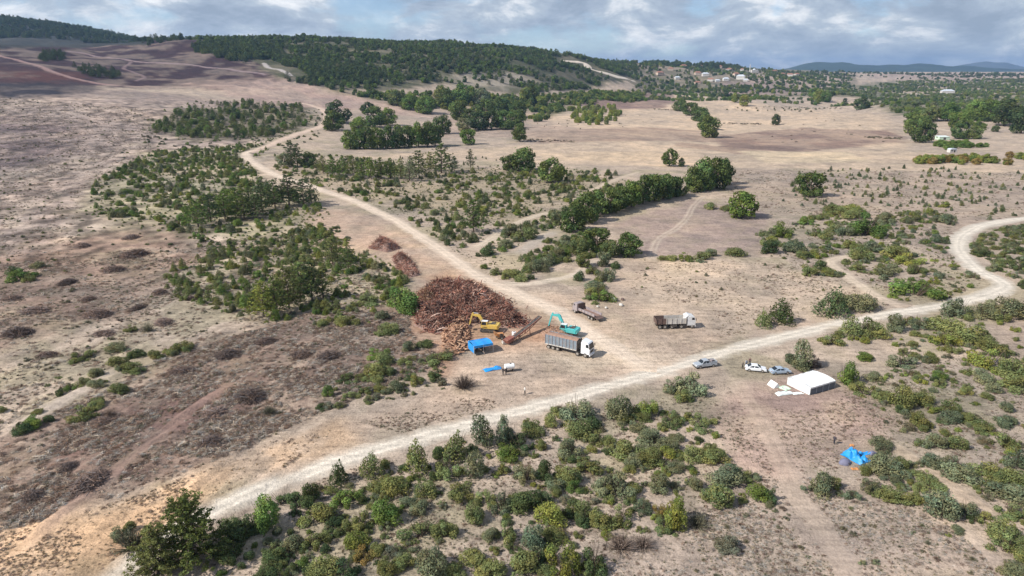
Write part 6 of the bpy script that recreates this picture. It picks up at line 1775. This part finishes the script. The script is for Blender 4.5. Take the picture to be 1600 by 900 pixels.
for i, (u, v, w, d, h, wa, ro, lb) in enumerate(HS):
    house(u, v, w * 1.3, d * 1.25, h * 1.25, wa, ro, lb, R(random.uniform(-25, 25)))
# mosque: hall with dome, minaret with balcony and cone
p = at(1178, 113)
E = empty('mosque', (p[0], p[1], p[2] - .5), R(8)); tag(E, 'white village mosque with slender minaret on the skyline', 'mosque')
MB().box((0, 0, 4.5), (24, 15, 9)).build('hall', M['plaster'], E)
V, F = [], []
for i in range(6):
    e = i / 5 * math.pi / 2
    for k in range(16): V.append((math.cos(k / 16 * 6.2832) * math.cos(e) * 5.5, math.sin(k / 16 * 6.2832) * math.cos(e) * 5.5, 9 + math.sin(e) * 4.5))
for i in range(5):
    for k in range(16): F.append((i * 16 + k, i * 16 + (k + 1) % 16, (i + 1) * 16 + (k + 1) % 16, (i + 1) * 16 + k))
link_obj('dome', mesh_np('dome', V, F, [M['slate']], True), E)
mi = MB().cyl((-16, 0, 12), 1.5, 24, 'z', 12, 1.2).build('minaret', M['plaster'], E)
MB().cyl((-16, 0, 19), 2.2, .9, 'z', 12).build('balcony', M['plaster'], mi)
MB().cyl((-16, 0, 26.6), 1.5, 5.2, 'z', 12, .1).build('spire', M['slate'], mi)
for x in (-8, -3, 3, 8): MB().box((x, -7.55, 5), (1.6, .2, 3.4)).build('window', M['shutter'], E)
# low white shed and green-roofed shed by the right field
T = root('roadside_shed', 1487, 238, R(12), 'low white shed with arched roof behind the yellow hedge', 'shed')
MB().box((0, 0, 1.2), (6.5, 3.4, 2.4)).build('wall', M['plaster'], T)
MB().prism([(-3.4, 2.4), (3.4, 2.4), (2.2, 3.3), (-2.2, 3.3)], -1.9, 1.9).build('roof', M['slate'], T)
MB().box((1.0, -1.72, 1.0), (1.4, .08, 1.9)).build('door', M['dark'], T)
MB().box((-1.6, -1.72, 1.5), (1.2, .08, .8)).build('window', M['shutter'], T)
T = root('roadside_shed', 1472, 218, R(5), 'pale green flat-roofed shed among the oaks on the right', 'shed')
MB().box((0, 0, 1.5), (11, 7, 3.0)).build('wall', M['palegreen'], T)
MB().box((0, 0, 3.1), (11.6, 7.6, .25), (.12, 0, 0)).build('roof', M['plastic'], T)
MB().box((0, -3.54, 1.2), (2.6, .08, 2.3)).build('door', M['dark'], T)
# ------------------------------------------------------------------ distant mountain ranges
def range_(name, dist, sky, depth, col, seed, label):
    us = np.array([s[0] for s in sky], float); vs = np.array([s[1] for s in sky], float)
    nU, nD = 420, 26
    u = np.linspace(us[0], us[-1], nU)
    vv = np.interp(u, us, vs)
    k = np.exp(-0.5 * (np.arange(-6, 7) / 3.0) ** 2); k /= k.sum()
    vv = np.convolve(np.pad(vv, 6, mode='edge'), k, 'valid')
    crest = CAM_H + dist * np.array([slope_v(q) for q in vv])
    t = np.linspace(-1, 1, nD)
    X = ((u - 800) / FPX / 1.055)[:, None] * (dist + t[None] * depth)
    Y = np.repeat((dist + t * depth)[None], nU, 0)
    prof = np.cos(t * math.pi / 2) ** 1.1
    Z = crest[:, None] * prof[None] + (fbm(X.ravel() / 700, Y.ravel() / 700, 5, seed).reshape(X.shape) - .5) * 90 * np.sqrt(1 - np.abs(t))[None] - 12
    a, b = np.meshgrid(np.arange(nU - 1), np.arange(nD - 1), indexing='ij')
    F = np.stack([a * nD + b, (a + 1) * nD + b, (a + 1) * nD + b + 1, a * nD + b + 1], -1).reshape(-1, 4)
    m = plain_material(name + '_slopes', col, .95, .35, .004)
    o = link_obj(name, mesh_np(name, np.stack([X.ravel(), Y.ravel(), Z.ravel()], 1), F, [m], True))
    return tag(o, None, None, kind='structure')
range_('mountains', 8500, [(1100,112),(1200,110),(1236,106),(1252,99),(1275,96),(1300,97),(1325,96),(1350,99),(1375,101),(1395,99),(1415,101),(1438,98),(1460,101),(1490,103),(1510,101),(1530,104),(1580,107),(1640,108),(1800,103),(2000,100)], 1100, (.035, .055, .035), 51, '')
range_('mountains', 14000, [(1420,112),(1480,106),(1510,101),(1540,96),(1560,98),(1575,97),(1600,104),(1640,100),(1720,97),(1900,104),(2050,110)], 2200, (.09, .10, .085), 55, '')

# ------------------------------------------------------------------ the air between here and the far hills
m, t = new_mat('thin_haze')
pv = N(t, 'ShaderNodeVolumePrincipled')
pv.inputs['Color'].default_value = (.38, .62, 1.0, 1)
pv.inputs['Density'].default_value = 0.00006
pv.inputs['Anisotropy'].default_value = 0.2
o_ = N(t, 'ShaderNodeOutputMaterial'); link(t, pv.outputs[0], o_.inputs['Volume'])
hz = MB().box((0, 9000, 140), (36000, 22000, 400)).build('haze', m)
tag(hz, kind='stuff')
hz['label'] = 'thin blue haze over the far hills'
